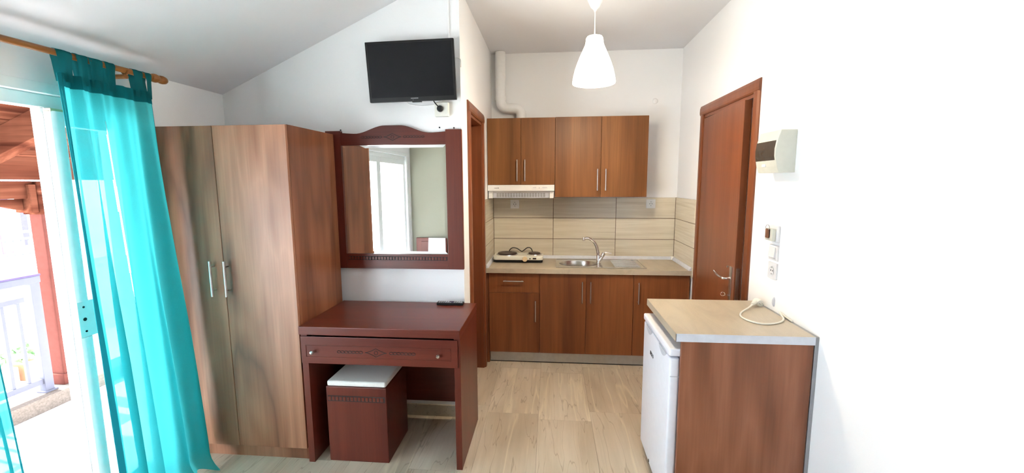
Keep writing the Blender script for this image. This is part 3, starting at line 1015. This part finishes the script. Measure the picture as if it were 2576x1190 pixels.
def upper(name, label, x0, x1, z0, z1, handles):
    u = thing(name, ((x0 + x1) / 2, YK - 0.02, z0), label, 'cabinet', 'wall cabinets')
    y0, y1 = UY + 0.0185, YK - 0.012
    MB().box(x0, x0 + 0.016, y0, y1, z0, z1).box(x1 - 0.016, x1, y0, y1, z0, z1).box(x0 + 0.016, x1 - 0.016, y0, y1, z0, z0 + 0.016).box(x0 + 0.016, x1 - 0.016, y0, y1, z1 - 0.016, z1).box(x0 + 0.016, x1 - 0.016, y1 - 0.006, y1, z0 + 0.016, z1 - 0.016).build('carcass', 'kitchen', u)
    xm = (x0 + x1) / 2
    for a, b, hx in ((x0 + 0.001, xm - 0.0013, handles[0]), (xm + 0.0013, x1 - 0.001, handles[1])):
        d_ = box('cabinet_door', 'kitchen', u, a, b, UY, UY + 0.018, z0 + 0.001, z1 - 0.001, 0.001, seg=1)
        bar(MB(), (hx, UY, handles[2]), (hx, UY, handles[3]), 0.026).build('bar_handle', 'steel', d_, smooth=True)
    return u


upper('wall_cabinet', 'short two-door cherry wall cabinet above the white cooker hood', XA + 0.003, 0.036, 1.574, 2.155, (-0.297, -0.228, 1.606, 1.794))
upper('wall_cabinet', 'tall two-door cherry wall cabinet above the sink', 0.037, 0.831, 1.463, 2.157, (0.404, 0.475, 1.522, 1.709))

# cooker hood
hd = thing('cooker_hood', (-0.27, YK - 0.02, 1.46), 'white slim cooker hood with a slotted grille under the wall cabinet', 'cooker hood')
hx0, hx1 = XA + 0.004, 0.032
box('hood_front', 'plastic', hd, hx0, hx1, UY - 0.012, UY + 0.02, 1.520, 1.573, 0.003)
box('hood_body', 'plastic', hd, hx0 + 0.004, hx1 - 0.004, UY + 0.020, YK - 0.012, 1.500, 1.572, 0.002)
gp_ = MB().prism([(UY + 0.022, 1.519), (UY + 0.034, 1.458), (UY + 0.05, 1.454), (YK - 0.02, 1.470), (YK - 0.02, 1.4995), (UY + 0.05, 1.4995)], 'X', hx0 + 0.045, hx1 - 0.045).build('grille_panel', 'edge', hd)
gy = lambda z: UY + 0.022 + (1.519 - z) / 0.061 * 0.012
ng = 18
for i in range(ng):
    a = hx0 + 0.075 + (hx1 - hx0 - 0.15) * i / ng
    wd_ = (hx1 - hx0 - 0.15) / ng * 0.74
    mb = MB()
    for k in range(5):
        za = 1.465 + k * 0.0092
        y_ = gy(za + 0.003)
        mb.box(a, a + wd_, y_ - 0.0016, y_ + 0.001, za, za + 0.0066)
    mb.build('grille_slot', 'grey', gp_)
for s_ in (0, 1):
    a = hx0 + 0.006 if s_ == 0 else hx1 - 0.042
    MB().box(a, a + 0.036, UY + 0.004, UY + 0.05, 1.454, 1.4995).box(a if s_ else a, a + 0.036, UY + 0.004, UY + 0.0198, 1.4995, 1.518).build('side_cheek', 'plastic', hd, 0.004)
ctl = box('control_panel', 'lightgrey', hd, -0.165, -0.025, UY - 0.0135, UY - 0.0118, 1.537, 1.5385)
ctl2 = MB().box(-0.158, -0.128, UY - 0.0145, UY - 0.0118, 1.547, 1.552).box(-0.075, -0.030, UY - 0.0145, UY - 0.0118, 1.547, 1.552).build('slider', 'lightgrey', hd)
MB().lathe([(0, -0.0015), (0.0035, -0.0015), (0.0035, 0)], (-0.101, UY - 0.012, 1.5465), 'Y', 12).build('indicator_light', 'grey', hd)
mk = MB()
for i in range(6):
    mk.box(-0.500 + i * 0.0048, -0.4965 + i * 0.0048, UY - 0.0128, UY - 0.0119, 1.5435, 1.5475)
mk.prism([(-0.470, 1.548), (-0.463, 1.551), (-0.462, 1.5405), (-0.467, 1.544)], 'Y', UY - 0.0128, UY - 0.0119)
mk.build('maker_mark', 'carve', hd)

# ventilation duct
vd = thing('vent_duct', (-0.47, 4.10, 2.157), 'white round ventilation duct dropping from the ceiling to the wall cabinet', 'duct')
r_ = 0.047
py = YK - 0.062
path = [(-0.470, py, HK - 0.002), (-0.470, py, 2.345)] + arc((-0.402, py, 2.345), 0.068, 180, 270, 10, 'XZ') + [(-0.340, py, 2.277)] + arc((-0.340, py, 2.2145), 0.0625, 90, 0, 8, 'XZ') + [(-0.2775, py, 2.1575)]
MB().tube(path, r_, 24, up=(0, 1, 0)).build('pipe', 'plastic', vd, smooth=True)
MB().lathe([(r_ + 0.004, -0.02), (r_ + 0.005, 0.0), (r_ + 0.004, 0.02)], (-0.470, py, 2.370), 'Z', 24).build('pipe_collar', 'plastic', vd, smooth=True)
MB().lathe([(r_ + 0.003, -0.006), (r_ + 0.003, 0.006)], (-0.372, py, 2.277), 'X', 24).build('pipe_collar', 'plastic', vd, smooth=True)
for i, (x, z, l_) in enumerate(((0.95, 2.33, 'small round white wall cap high beside the wall cabinet'),)):
    MB().lathe([(0.0, -0.006), (0.020, -0.006), (0.024, -0.003), (0.025, 0)], (x, YK, z), 'Y', 24).build('blank_cap', 'white', wk, smooth=True)

# base cabinets
LY = 3.640


def base_unit(label, x0, x1, fronts):
    u = thing('base_cabinet', ((x0 + x1) / 2, LY + 0.25, 0.10), label, 'cabinet', 'base cabinets')
    y0, y1, z0, z1 = LY + 0.0185, YK - 0.03, 0.1, 0.818
    MB().box(x0, x0 + 0.016, y0, y1, z0, z1).box(x1 - 0.016, x1, y0, y1, z0, z1).box(x0 + 0.016, x1 - 0.016, y0, y1, z0, z0 + 0.016).box(x0 + 0.016, x1 - 0.016, y1 - 0.006, y1, z0 + 0.016, z1).build('carcass', 'kitchen_low', u)
    for nm, a, b, za, zb, h in fronts:
        d_ = box(nm, 'kitchen_low', u, a + 0.0012, b - 0.0012, LY, LY + 0.018, za + 0.0012, zb - 0.0012, 0.001, seg=1)
        bar(MB(), (h[0], LY, h[1]), (h[2], LY, h[3]), 0.026).build('bar_handle', 'steel', d_, smooth=True)
    return u


base_unit('narrow cherry base cabinet with one drawer over one door under the hot plate', XA + 0.032, -0.090,
          [('drawer', XA + 0.032, -0.090, 0.643, 0.815, (-0.404, 0.750, -0.228, 0.750)), ('cabinet_door', XA + 0.032, -0.090, 0.102, 0.643, (-0.126, 0.392, -0.126, 0.577))])
base_unit('two-door cherry base cabinet under the steel sink', -0.089, 0.706,
          [('cabinet_door', -0.089, 0.3085, 0.102, 0.815, (0.274, 0.567, 0.274, 0.753)), ('cabinet_door', 0.3085, 0.706, 0.102, 0.815, (0.345, 0.567, 0.345, 0.753))])
base_unit('single-door cherry base cabinet at the right end behind the fridge', 0.707, 1.146,
          [('cabinet_door', 0.707, 1.146, 0.102, 0.815, (0.746, 0.567, 0.746, 0.753))])
for i, (a, b, l_) in enumerate(((XA + 0.003, XA + 0.031, 'dark narrow filler strip left of the drawer cabinet'), (1.147, 1.166, 'dark narrow filler strip at the right end of the base cabinets'))):
    f_ = thing('filler_strip', ((a + b) / 2, LY + 0.02, 0.0), l_, 'filler strip', 'base cabinet fillers')
    box('strip', 'kitchen_low', f_, a, b, LY + 0.008, LY + 0.026, 0.0, 0.818)
pl = thing('plinth_board', (0.3, 3.70, 0), 'silver grey plinth board along the floor under the base cabinets', 'plinth')
box('board', 'plinth', pl, XA + 0.034, 1.146, 3.677, 3.693, 0.006, 0.099, 0.002)
box('seal_strip', 'black', pl, XA + 0.034, 1.146, 3.675, 3.690, 0.0005, 0.006)

# worktop with a cut-out for the bowl
wt = thing('worktop', (0.3, 3.9, 0.82), 'beige laminate kitchen worktop running between the two walls', 'worktop')
cx0, cx1, cy0, cy1 = 0.075, 0.432, 3.715, 4.020
wx0, wx1, wy0, wy1, wz0, wz1 = XA + 0.003, 1.1675, 3.617, YK - 0.012, 0.8195, 0.860
MB().box(wx0, cx0, wy0 + 0.003, wy1, wz0, wz1).box(cx1, wx1, wy0 + 0.003, wy1, wz0, wz1).box(cx0, cx1, wy0 + 0.003, cy0, wz0, wz1).box(cx0, cx1, cy1, wy1, wz0, wz1).build('board', 'worktop', wt)
box('front_edge', 'worktop', wt, wx0, wx1, wy0, wy0 + 0.003, wz0, wz1, 0.0008, seg=1)
up = [(0, 0), (0.020, 0), (0.016, 0.012), (0.006, 0.026), (0, 0.028)]
MB().prism([(wy1 - p[0], wz1 + p[1]) for p in up], 'X', wx0, wx1).build('upstand', 'edge', wt)
MB().prism([(wx1 - p[0] + 0.0, wz1 + p[1]) for p in up], 'Y', wy0 + 0.002, wy1 - 0.021).build('upstand', 'edge', wt)
MB().prism([(wx0 + 0.009 + p[0], wz1 + p[1]) for p in up], 'Y', 3.63, wy1 - 0.021).build('upstand', 'edge', wt)
box('corner_piece', 'plastic', wt, wx1 - 0.028, wx1 - 0.001, wy1 - 0.028, wy1 - 0.001, wz1, wz1 + 0.031, 0.004)

# sink
sk = thing('kitchen_sink', (0.435, 3.88, 0.86), 'stainless steel sink with one round bowl and a ribbed drainer', 'sink')
kx0, kx1, ky0, ky1 = 0.050, 0.820, 3.684, 4.086
zc_, zr = 0.8605, 0.8650
bcx, bcy, brx, bry = 0.2535, 3.868, 0.172, 0.146
mb = MB()
N = 48
outer, inner = [], []
for k in range(N):
    a = 2 * pi * k / N
    c_, s_ = cos(a), sin(a)
    inner.append(mb.bm.verts.new((bcx + brx * c_, bcy + bry * s_, zr)))
    hx_, hy_ = 0.4565 - bcx, (ky1 - ky0) / 2
    lx = (kx0 - bcx) if c_ < 0 else hx_
    ly = (ky0 - bcy) if s_ < 0 else (ky1 - bcy)
    f = min(abs(lx / c_) if abs(c_) > 1e-6 else 9, abs(ly / s_) if abs(s_) > 1e-6 else 9)
    outer.append(mb.bm.verts.new((bcx + f * c_, bcy + f * s_, zr)))
for k in range(N):
    mb.bm.faces.new((outer[k], outer[(k + 1) % N], inner[(k + 1) % N], inner[k]))
mb.build('bowl_surround', 'sink', sk)
MB().lathe([(1.0, zr), (0.985, zr - 0.006), (0.95, zr - 0.06), (0.90, zr - 0.13), (0.80, zr - 0.155), (0.2, zr - 0.160), (0.0, zr - 0.160)], (bcx, bcy, 0), 'Z', 48, sx=brx, sy=bry).build('bowl', 'sink', sk, smooth=True)
MB().lathe([(0.0, 0.002), (0.032, 0.002), (0.036, 0.0)], (bcx, bcy, zr - 0.160), 'Z', 24).build('drain', 'chrome', sk, smooth=True)
rim = MB().box(kx0, kx1, ky0, ky0 + 0.008, zc_, zr + 0.003).box(kx0, kx1, ky1 - 0.008, ky1, zc_, zr + 0.003).box(kx0, kx0 + 0.008, ky0 + 0.008, ky1 - 0.008, zc_, zr + 0.003).box(kx1 - 0.008, kx1, ky0 + 0.008, ky1 - 0.008, zc_, zr + 0.003)
rim.build('rim', 'sink', sk, 0.001, seg=1)
box('drainer', 'sink', sk, 0.457, kx1 - 0.008, ky0 + 0.008, ky1 - 0.008, zc_, zr - 0.001)
for k in range(9):
    yy = ky0 + 0.06 + k * 0.034
    MB().tube([(0.56, yy, zr - 0.001), (0.58, yy, zr + 0.001), (0.76, yy, zr + 0.001), (0.78, yy, zr - 0.001)], 0.003, 8).build('drainer_rib', 'sink', sk, smooth=True)
MB().lathe([(0.0, 0.0008), (0.012, 0.0008), (0.012, 0)], (0.766, 4.055, zr - 0.001), 'Z', 16).build('overflow_hole', 'black', sk)

# faucet
fc = thing('faucet', (0.436, 3.905, 0.865), 'chrome mixer tap with a curved spout and side lever at the sink', 'faucet')
fxx, fyy = 0.436, 3.905
MB().lathe([(0.024, 0.0), (0.024, 0.006), (0.021, 0.012), (0.020, 0.05), (0.017, 0.07)], (fxx, fyy, 0.8655), 'Z', 24, close=True).build('body', 'chrome', fc, smooth=True)
MB().tube(smooth_path([(fxx - 0.004, fyy, 0.92), (fxx - 0.006, fyy, 0.965), (fxx - 0.020, fyy - 0.004, 1.02), (fxx - 0.050, fyy - 0.012, 1.066), (fxx - 0.092, fyy - 0.022, 1.092), (fxx - 0.135, fyy - 0.030, 1.093)], 8), [0.017 - 0.006 * i / 40 for i in range(41)], 16).build('spout', 'chrome', fc, smooth=True)
MB().lathe([(0.0, -0.018), (0.012, -0.018), (0.0135, -0.01), (0.0135, 0.008), (0.010, 0.013), (0.0, 0.014)], (fxx - 0.137, fyy - 0.0305, 1.090), 'Z', 20).build('aerator', 'chrome', fc, smooth=True)
MB().tube(smooth_path([(fxx + 0.004, fyy - 0.003, 0.885), (fxx + 0.024, fyy - 0.008, 0.915), (fxx + 0.038, fyy - 0.012, 0.945), (fxx + 0.046, fyy - 0.014, 0.962)]), [0.017] * 9 + [0.0185] * 8 + [0.015, 0.008], 16).build('lever_head', 'chrome', fc, smooth=True)
MB().tube(smooth_path([(fxx + 0.038, fyy - 0.014, 0.962), (fxx + 0.065, fyy - 0.02, 0.966), (fxx + 0.112, fyy - 0.03, 0.958)]), [0.006] * 7 + [0.0045] * 6, 10).build('lever', 'chrome', fc, smooth=True)

# hot plate
hp = thing('hot_plate', (-0.297, 4.005, 0.86), 'white portable double hot plate with two dark burners on the worktop', 'hot plate')
ha = (-0.528, -0.066)


def rrect(x0, x1, y0, y1, r, n=5):
    out = []
    for (cx, cy, a0) in ((x1 - r, y1 - r, 0), (x0 + r, y1 - r, 90), (x0 + r, y0 + r, 180), (x1 - r, y0 + r, 270)):
        for i in range(n + 1):
            a = radians(a0 + 90 * i / n)
            out.append((cx + r * cos(a), cy + r * sin(a)))
    return out


MB().prism(rrect(-0.525, -0.070, 3.893, 4.105, 0.03), 'Z', 0.861, 0.884).build('base', 'black', hp, 0.004, smooth=True)
MB().prism(rrect(-0.529, -0.066, 3.889, 4.109, 0.034), 'Z', 0.8845, 0.921).build('housing', 'cream', hp, 0.008, smooth=True, seg=3)
for (bx, by, rr, nm) in ((-0.405, 4.005, 0.090, 'burner'), (-0.150, 4.02, 0.056, 'burner')):
    MB().lathe([(0.0, 0.0), (rr + 0.014, 0.0), (rr + 0.012, 0.004), (rr + 0.004, 0.005)], (bx, by, 0.9212), 'Z', 36).build('burner_ring', 'steel', hp, smooth=True)
    MB().lathe([(0.0, 0.0145), (rr * 0.25, 0.0135), (rr * 0.3, 0.015), (rr - 0.004, 0.015), (rr, 0.011), (rr, 0.003)], (bx, by, 0.9222), 'Z', 36).build(nm, 'hot', hp, smooth=True)
MB().lathe([(0.0, -0.028), (0.020, -0.028), (0.023, -0.020), (0.0235, -0.002), (0.0, -0.001)], (-0.232, 3.889, 0.897), 'Y', 24).box(-0.2345, -0.2295, 3.855, 3.863, 0.880, 0.914).build('dial', 'knob', hp, smooth=True)
MB().lathe([(0.0, -0.003), (0.006, -0.003), (0.006, 0.002)], (-0.185, 3.889, 0.900), 'Y', 12).build('pilot_light', 'black', hp)
box('rating_label', 'carve', hp, -0.160, -0.128, 3.8872, 3.8892, 0.895, 0.908)
MB().tube(smooth_path([(-0.405, 4.128, 0.866), (-0.400, 4.128, 0.93), (-0.370, 4.128, 0.962), (-0.330, 4.128, 0.960), (-0.295, 4.128, 0.94), (-0.275, 4.128, 0.928), (-0.250, 4.128, 0.945), (-0.222, 4.128, 0.965), (-0.192, 4.128, 0.962), (-0.174, 4.128, 0.93), (-0.172, 4.128, 0.866)], 6), 0.0045, 8).build('power_cord', 'black', hp, smooth=True)


# wall sockets over the worktop
def schuko(name, c, axis, label, mat='plastic', group='kitchen wall sockets'):
    """round recessed socket on a square plate; axis 'Y' faces -y, 'X' faces -x"""
    t = thing(name, c, label, 'socket', group)
    h = 0.0425

    def B(u0, u1, z0, z1, d0, d1, nm, m, bv_=0.0):
        if axis == 'Y':
            return box(nm, m, t, c[0] + u0, c[0] + u1, c[1] - d1, c[1] - d0, c[2] + z0, c[2] + z1, bv_)
        return box(nm, m, t, c[0] - d1, c[0] - d0, c[1] + u0, c[1] + u1, c[2] + z0, c[2] + z1, bv_)
    B(-h, h, -h, h, 0, 0.009, 'face_plate', mat, 0.002)
    MB().lathe([(0.024, -0.0125), (0.0215, -0.0125), (0.0205, -0.0095), (0.0, -0.0095)], c, axis, 28).build('socket_well', mat, t, smooth=True)
    for u in (-0.0095, 0.0095):
        B(u - 0.0032, u + 0.0032, -0.0032, 0.0032, 0.0094, 0.0102, 'pin_hole', 'black')
    for z in (-0.019, 0.019):
        B(-0.004, 0.004, z - 0.0045, z + 0.0045, 0.0094, 0.0115, 'earth_clip', 'grey')
    return t


schuko('wall_socket', (-0.345, YK - 0.011, 1.387), 'Y', 'white socket on the tiles below the cooker hood')
schuko('wall_socket', (0.940, YK - 0.011, 1.390), 'Y', 'white socket on the tiles right of the wall cabinets')

# ================================================================== PENDANT LAMP
LX, LYY = 0.258, 2.76
pn = thing('pendant_lamp', (LX, LYY, HK), 'white bell-shaped pendant lamp glowing over the kitchenette', 'lamp')
MB().lathe([(0.0, 0.0), (0.058, 0.0), (0.056, -0.05), (0.045, -0.11), (0.026, -0.150), (0.010, -0.165), (0.006, -0.175), (0.0, -0.175)], (LX, LYY, HK - 0.0005), 'Z', 32).build('ceiling_rose', 'plastic', pn, smooth=True)
MB().tube([(LX, LYY, HK - 0.175), (LX, LYY, 2.462)], 0.0032, 8).build('cord', 'plastic', pn, smooth=True)
pf = [(0.006, 2.472), (0.030, 2.472), (0.044, 2.467), (0.0505, 2.457), (0.052, 2.440), (0.056, 2.420), (0.066, 2.397), (0.083, 2.360), (0.100, 2.320), (0.114, 2.280), (0.124, 2.240), (0.129, 2.210), (0.130, 2.198), (0.127, 2.194)]
MB().lathe(pf + [(r - 0.0035, z) for r, z in pf[::-1][1:-1]], (LX, LYY, 0), 'Z', 48).build('lamp_shade', 'shade', pn, smooth=True)
MB().lathe([(0.0, 2.235), (0.018, 2.241), (0.029, 2.262), (0.028, 2.285), (0.016, 2.315), (0.014, 2.34)], (LX, LYY, 0), 'Z', 24).build('bulb', 'bulb', pn, smooth=True)
ld = bpy.data.lights.new('pendant_glow', 'POINT')
ld.energy = 26.0
ld.color = (1.0, 0.82, 0.60)
ld.shadow_soft_size = 0.10
lo = bpy.data.objects.new('pendant_glow', ld)
COL.objects.link(lo)
lo.parent = pn
lo.location = (0, 0, 2.222 - HK)

# ================================================================== FRIDGE UNIT
cu_ = thing('fridge_counter', (0.87, 2.2, 0), 'walnut side panel and beige counter top built round the small fridge', 'counter')
UX0, UX1, UY0, UY1, UZ = 0.567, 1.163, 1.925, 2.514, 0.9185
box('counter_top', 'worktop', cu_, UX0 + 0.002, UX1, UY0 + 0.002, UY1, UZ - 0.0375, UZ, 0.001, seg=1)
MB().box(UX0, UX0 + 0.002, UY0, UY1, UZ - 0.0375, UZ - 0.0005).build('edge_strip', 'worktop', cu_)
box('edge_strip', 'edge', cu_, UX0, UX1, UY0, UY0 + 0.002, UZ - 0.0375, UZ - 0.0005)
box('side_panel', 'side', cu_, 0.595, UX1 - 0.004, UY0 + 0.004, UY0 + 0.022, 0, UZ - 0.038)
box('wall_gap_strip', 'grey', cu_, UX1 + 0.001, XR - 0.001, UY0 + 0.004, UY1 - 0.01, 0, UZ - 0.002)  # grey strip filling the gap between counter and wall

fg = thing('fridge', (0.83, 2.23, 0), 'small white under-counter fridge below the beige counter top', 'fridge')
FX, FY0, FY1 = 0.552, 1.952, 2.500
box('cabinet', 'fridge', fg, FX + 0.053, 1.12, FY0, FY1, 0.03, 0.798, 0.004)
box('gasket', 'grey', fg, FX + 0.045, FX + 0.053, FY0 + 0.008, FY1 - 0.008, 0.05, 0.786)
fd = box('fridge_door', 'fridge', fg, FX, FX + 0.045, FY0, FY1, 0.045, 0.790, 0.010, seg=3, smooth=True)
box('top_lid', 'fridge', fg, FX - 0.004, 1.12, FY0 - 0.002, FY1 + 0.002, 0.799, 0.836, 0.010, seg=3, smooth=True)
for a, b in ((FY0 + 0.06, FY0 + 0.20), (FY1 - 0.20, FY1 - 0.06)):
    q = []
    for i in range(13):
        u = i / 12
        q.append((lerp(a, b, u), 0.786 - 0.030 * sin(pi * u) ** 0.8))
    q = [(a, 0.788)] + q[1:-1] + [(b, 0.788)]
    MB().prism(q, 'X', FX - 0.0012, FX + 0.002).build('grip_recess', 'lightgrey', fd)
text_part('maker_mark', 'BEKO', 0.030, 'black', fd, Matrix.Translation((FX - 0.0006, 2.29, 0.667)) @ Matrix(((0, 0, -1, 0), (-1, 0, 0, 0), (0, 1, 0, 0), (0, 0, 0, 1))))
box('door_panel_seam', 'lightgrey', fd, FX + 0.004, FX + 0.045, FY0 - 0.0006, FY0 + 0.002, 0.700, 0.704)
for y_ in (FY0 + 0.05, FY1 - 0.05):
    MB().lathe([(0.018, 0.0), (0.018, 0.03)], (FX + 0.09, y_, 0.0), 'Z', 16, close=True).build('foot', 'black', fg)
    MB().lathe([(0.018, 0.0), (0.018, 0.03)], (1.05, y_, 0.0), 'Z', 16, close=True).build('foot', 'black', fg)
MB().lathe([(0.0, -0.002), (0.009, -0.002), (0.009, 0.002)], (FX, 2.27, 0.062), 'X', 12).build('door_plug', 'black', fd)

# fridge cable on the counter
fc_ = thing('fridge_cable', (1.05, 2.2, UZ), 'white mains cable with a plug curled on the fridge counter', 'cable')
zc2 = UZ + 0.005
MB().tube(smooth_path([(1.096, 2.375, UZ + 0.018), (1.050, 2.325, UZ + 0.010), (0.990, 2.262, zc2), (0.958, 2.190, zc2), (0.966, 2.125, zc2), (1.000, 2.085, zc2), (1.050, 2.082, zc2), (1.105, 2.110, zc2), (1.146, 2.160, zc2), (1.158, 2.205, UZ + 0.012), (1.1665, 2.235, UZ + 0.016), (1.1715, 2.20, UZ + 0.008), (1.1715, 2.13, UZ + 0.004)], 7), 0.0042, 10).build('cable', 'cream', fc_, smooth=True)
pgm = MB().tube([(1.090, 2.368, UZ + 0.019), (1.118, 2.40, UZ + 0.024), (1.132, 2.418, UZ + 0.024)], [0.008, 0.0125, 0.016], 12)
pgm.tube([(1.132, 2.418, UZ + 0.024), (1.137, 2.408, UZ + 0.022), (1.140, 2.384, UZ + 0.020)], [0.017, 0.0185, 0.0175], 16)
pgm.build('plug', 'cream', fc_, smooth=True)
for dx in (-0.006, 0.008):
    MB().tube([(1.140 + dx, 2.386, UZ + 0.020), (1.142 + dx, 2.366, UZ + 0.018)], 0.0022, 8).build('plug_pin', 'steel', fc_)

# ================================================================== RIGHT WALL FITTINGS
ep = thing('fuse_box', (XR, 2.33, 1.64), 'cream consumer unit with a smoked window beside the entrance door', 'fuse box')
ey0, ey1, ez0, ez1 = 2.224, 2.434, 1.640, 1.846
prof = [(XR, ez0), (XR - 0.075, ez0), (XR - 0.086, ez0 + 0.03), (XR - 0.095, ez0 + 0.08), (XR - 0.096, ez0 + 0.115), (XR - 0.088, ez1 - 0.04), (XR - 0.076, ez1), (XR, ez1)]
MB().prism(prof, 'Y', ey0, ey1).build('housing', 'fusebox', ep, 0.003)
wp_ = [(XR - 0.0885, ez0 + 0.046), (XR - 0.0955, ez0 + 0.080), (XR - 0.0970, ez0 + 0.115), (XR - 0.0915, ez1 - 0.050), (XR - 0.080, ez1 - 0.050), (XR - 0.080, ez0 + 0.046)]
MB().prism(wp_, 'Y', ey0 + 0.012, ey1 - 0.002).build('window', 'smoke', ep)
box('window_tab', 'plastic', ep, XR - 0.091, XR - 0.080, 2.330, 2.365, ez0 + 0.030, ez0 + 0.044, 0.002)

ks = thing('key_switch', (XR, 2.355, 1.28), 'cream key-card switch with a wooden key tag hanging, above the light switch', 'switch')
box('back_plate', 'switch', ks, XR - 0.016, XR, 2.312, 2.400, 1.281, 1.368, 0.005, seg=3)
box('holder', 'fusebox', ks, XR - 0.036, XR - 0.0165, 2.322, 2.396, 1.288, 1.352, 0.004)
box('key_slot', 'black', ks, XR - 0.0365, XR - 0.035, 2.345, 2.382, 1.305, 1.350)
kt = thing('key_tag', (XR - 0.04, 2.36, 1.31), 'dark wooden key tag on a wire ring in the key switch', 'key tag')
box('tag', 'bark', kt, XR - 0.048, XR - 0.0372, 2.346, 2.372, 1.302, 1.350, 0.003)
MB().tube([(XR - 0.043, 2.359 + 0.019 * cos(a), 1.357 + 0.014 * sin(a)) for a in [i * 2 * pi / 20 for i in range(21)]], 0.0016, 6).build('ring', 'grey', kt)

ls = thing('light_switch', (XR, 2.355, 1.225), 'white rocker light switch between the key switch and the socket', 'switch')
box('face_plate', 'switch', ls, XR - 0.010, XR, 2.312, 2.396, 1.184, 1.264, 0.002)
MB().prism([(XR - 0.010, 1.196), (XR - 0.020, 1.200), (XR - 0.014, 1.252), (XR - 0.010, 1.254)], 'Y', 2.326, 2.386).build('rocker', 'switch', ls, 0.001)
schuko('wall_socket', (XR, 2.354, 1.128), 'X', 'white socket on the right wall under the light switch', group='right wall switches', mat='switch')
wc = thing('wall_spot', (XR, 2.325, 0.965), 'small pale wall clip just above the fridge counter', 'spot')
MB().lathe([(0.0, -0.010), (0.006, -0.009), (0.010, -0.004), (0.011, 0.0)], (XR, 2.325, 0.965), 'X', 16, sy=2.4).build('spot', 'lightgrey', wc, smooth=True)  # low upright oval dome in light grey on the wall

# paint flaking beside the door casings
# ================================================================== BED (seen in the mirror)
bd = thing('bed', (-1.65, -0.1, 0), 'single bed with a mahogany headboard seen in the mirror', 'bed')
box('headboard', 'mahogany', bd, -2.08, -1.16, -1.070, -1.035, 0, 0.745, 0.006)
box('headboard_panel', 'mahogany_x', bd, -2.00, -1.24, -1.036, -1.028, 0.40, 0.69, 0.004)
box('bed_frame', 'mahogany', bd, -2.08, -1.16, -1.034, 0.92, 0.18, 0.30, 0.004)
for x in (-2.06, -1.24):
    for y in (-0.95, 0.82):
        box('leg', 'mahogany', bd, x, x + 0.06, y, y + 0.06, 0, 0.181)
box('mattress', 'linen', bd, -2.07, -1.17, -1.03, 0.91, 0.301, 0.475, 0.03, seg=3, smooth=True)
pw = thing('pillow', (-1.60, -0.95, 0.476), 'white pillow standing against the mahogany headboard in the mirror', 'pillow')
mb = MB()
nx, nz = 20, 12
for sgn in (-1, 1):
    Gp = [[mb.bm.verts.new((lerp(-1.865, -1.33, i / nx), -0.925 + sgn * 0.055 * (max(0, sin(pi * i / nx)) * max(0, sin(pi * j / nz))) ** 0.4 - 0.045 * (j / nz), 0.478 + 0.275 * j / nz)) for i in range(nx + 1)] for j in range(nz + 1)]
    for j in range(nz):
        for i in range(nx):
            mb.bm.faces.new((Gp[j][i], Gp[j][i + 1], Gp[j + 1][i + 1], Gp[j + 1][i]))
bmesh.ops.remove_doubles(mb.bm, verts=mb.bm.verts, dist=0.001)
mb.build('cushion', 'linen', pw, smooth=True)
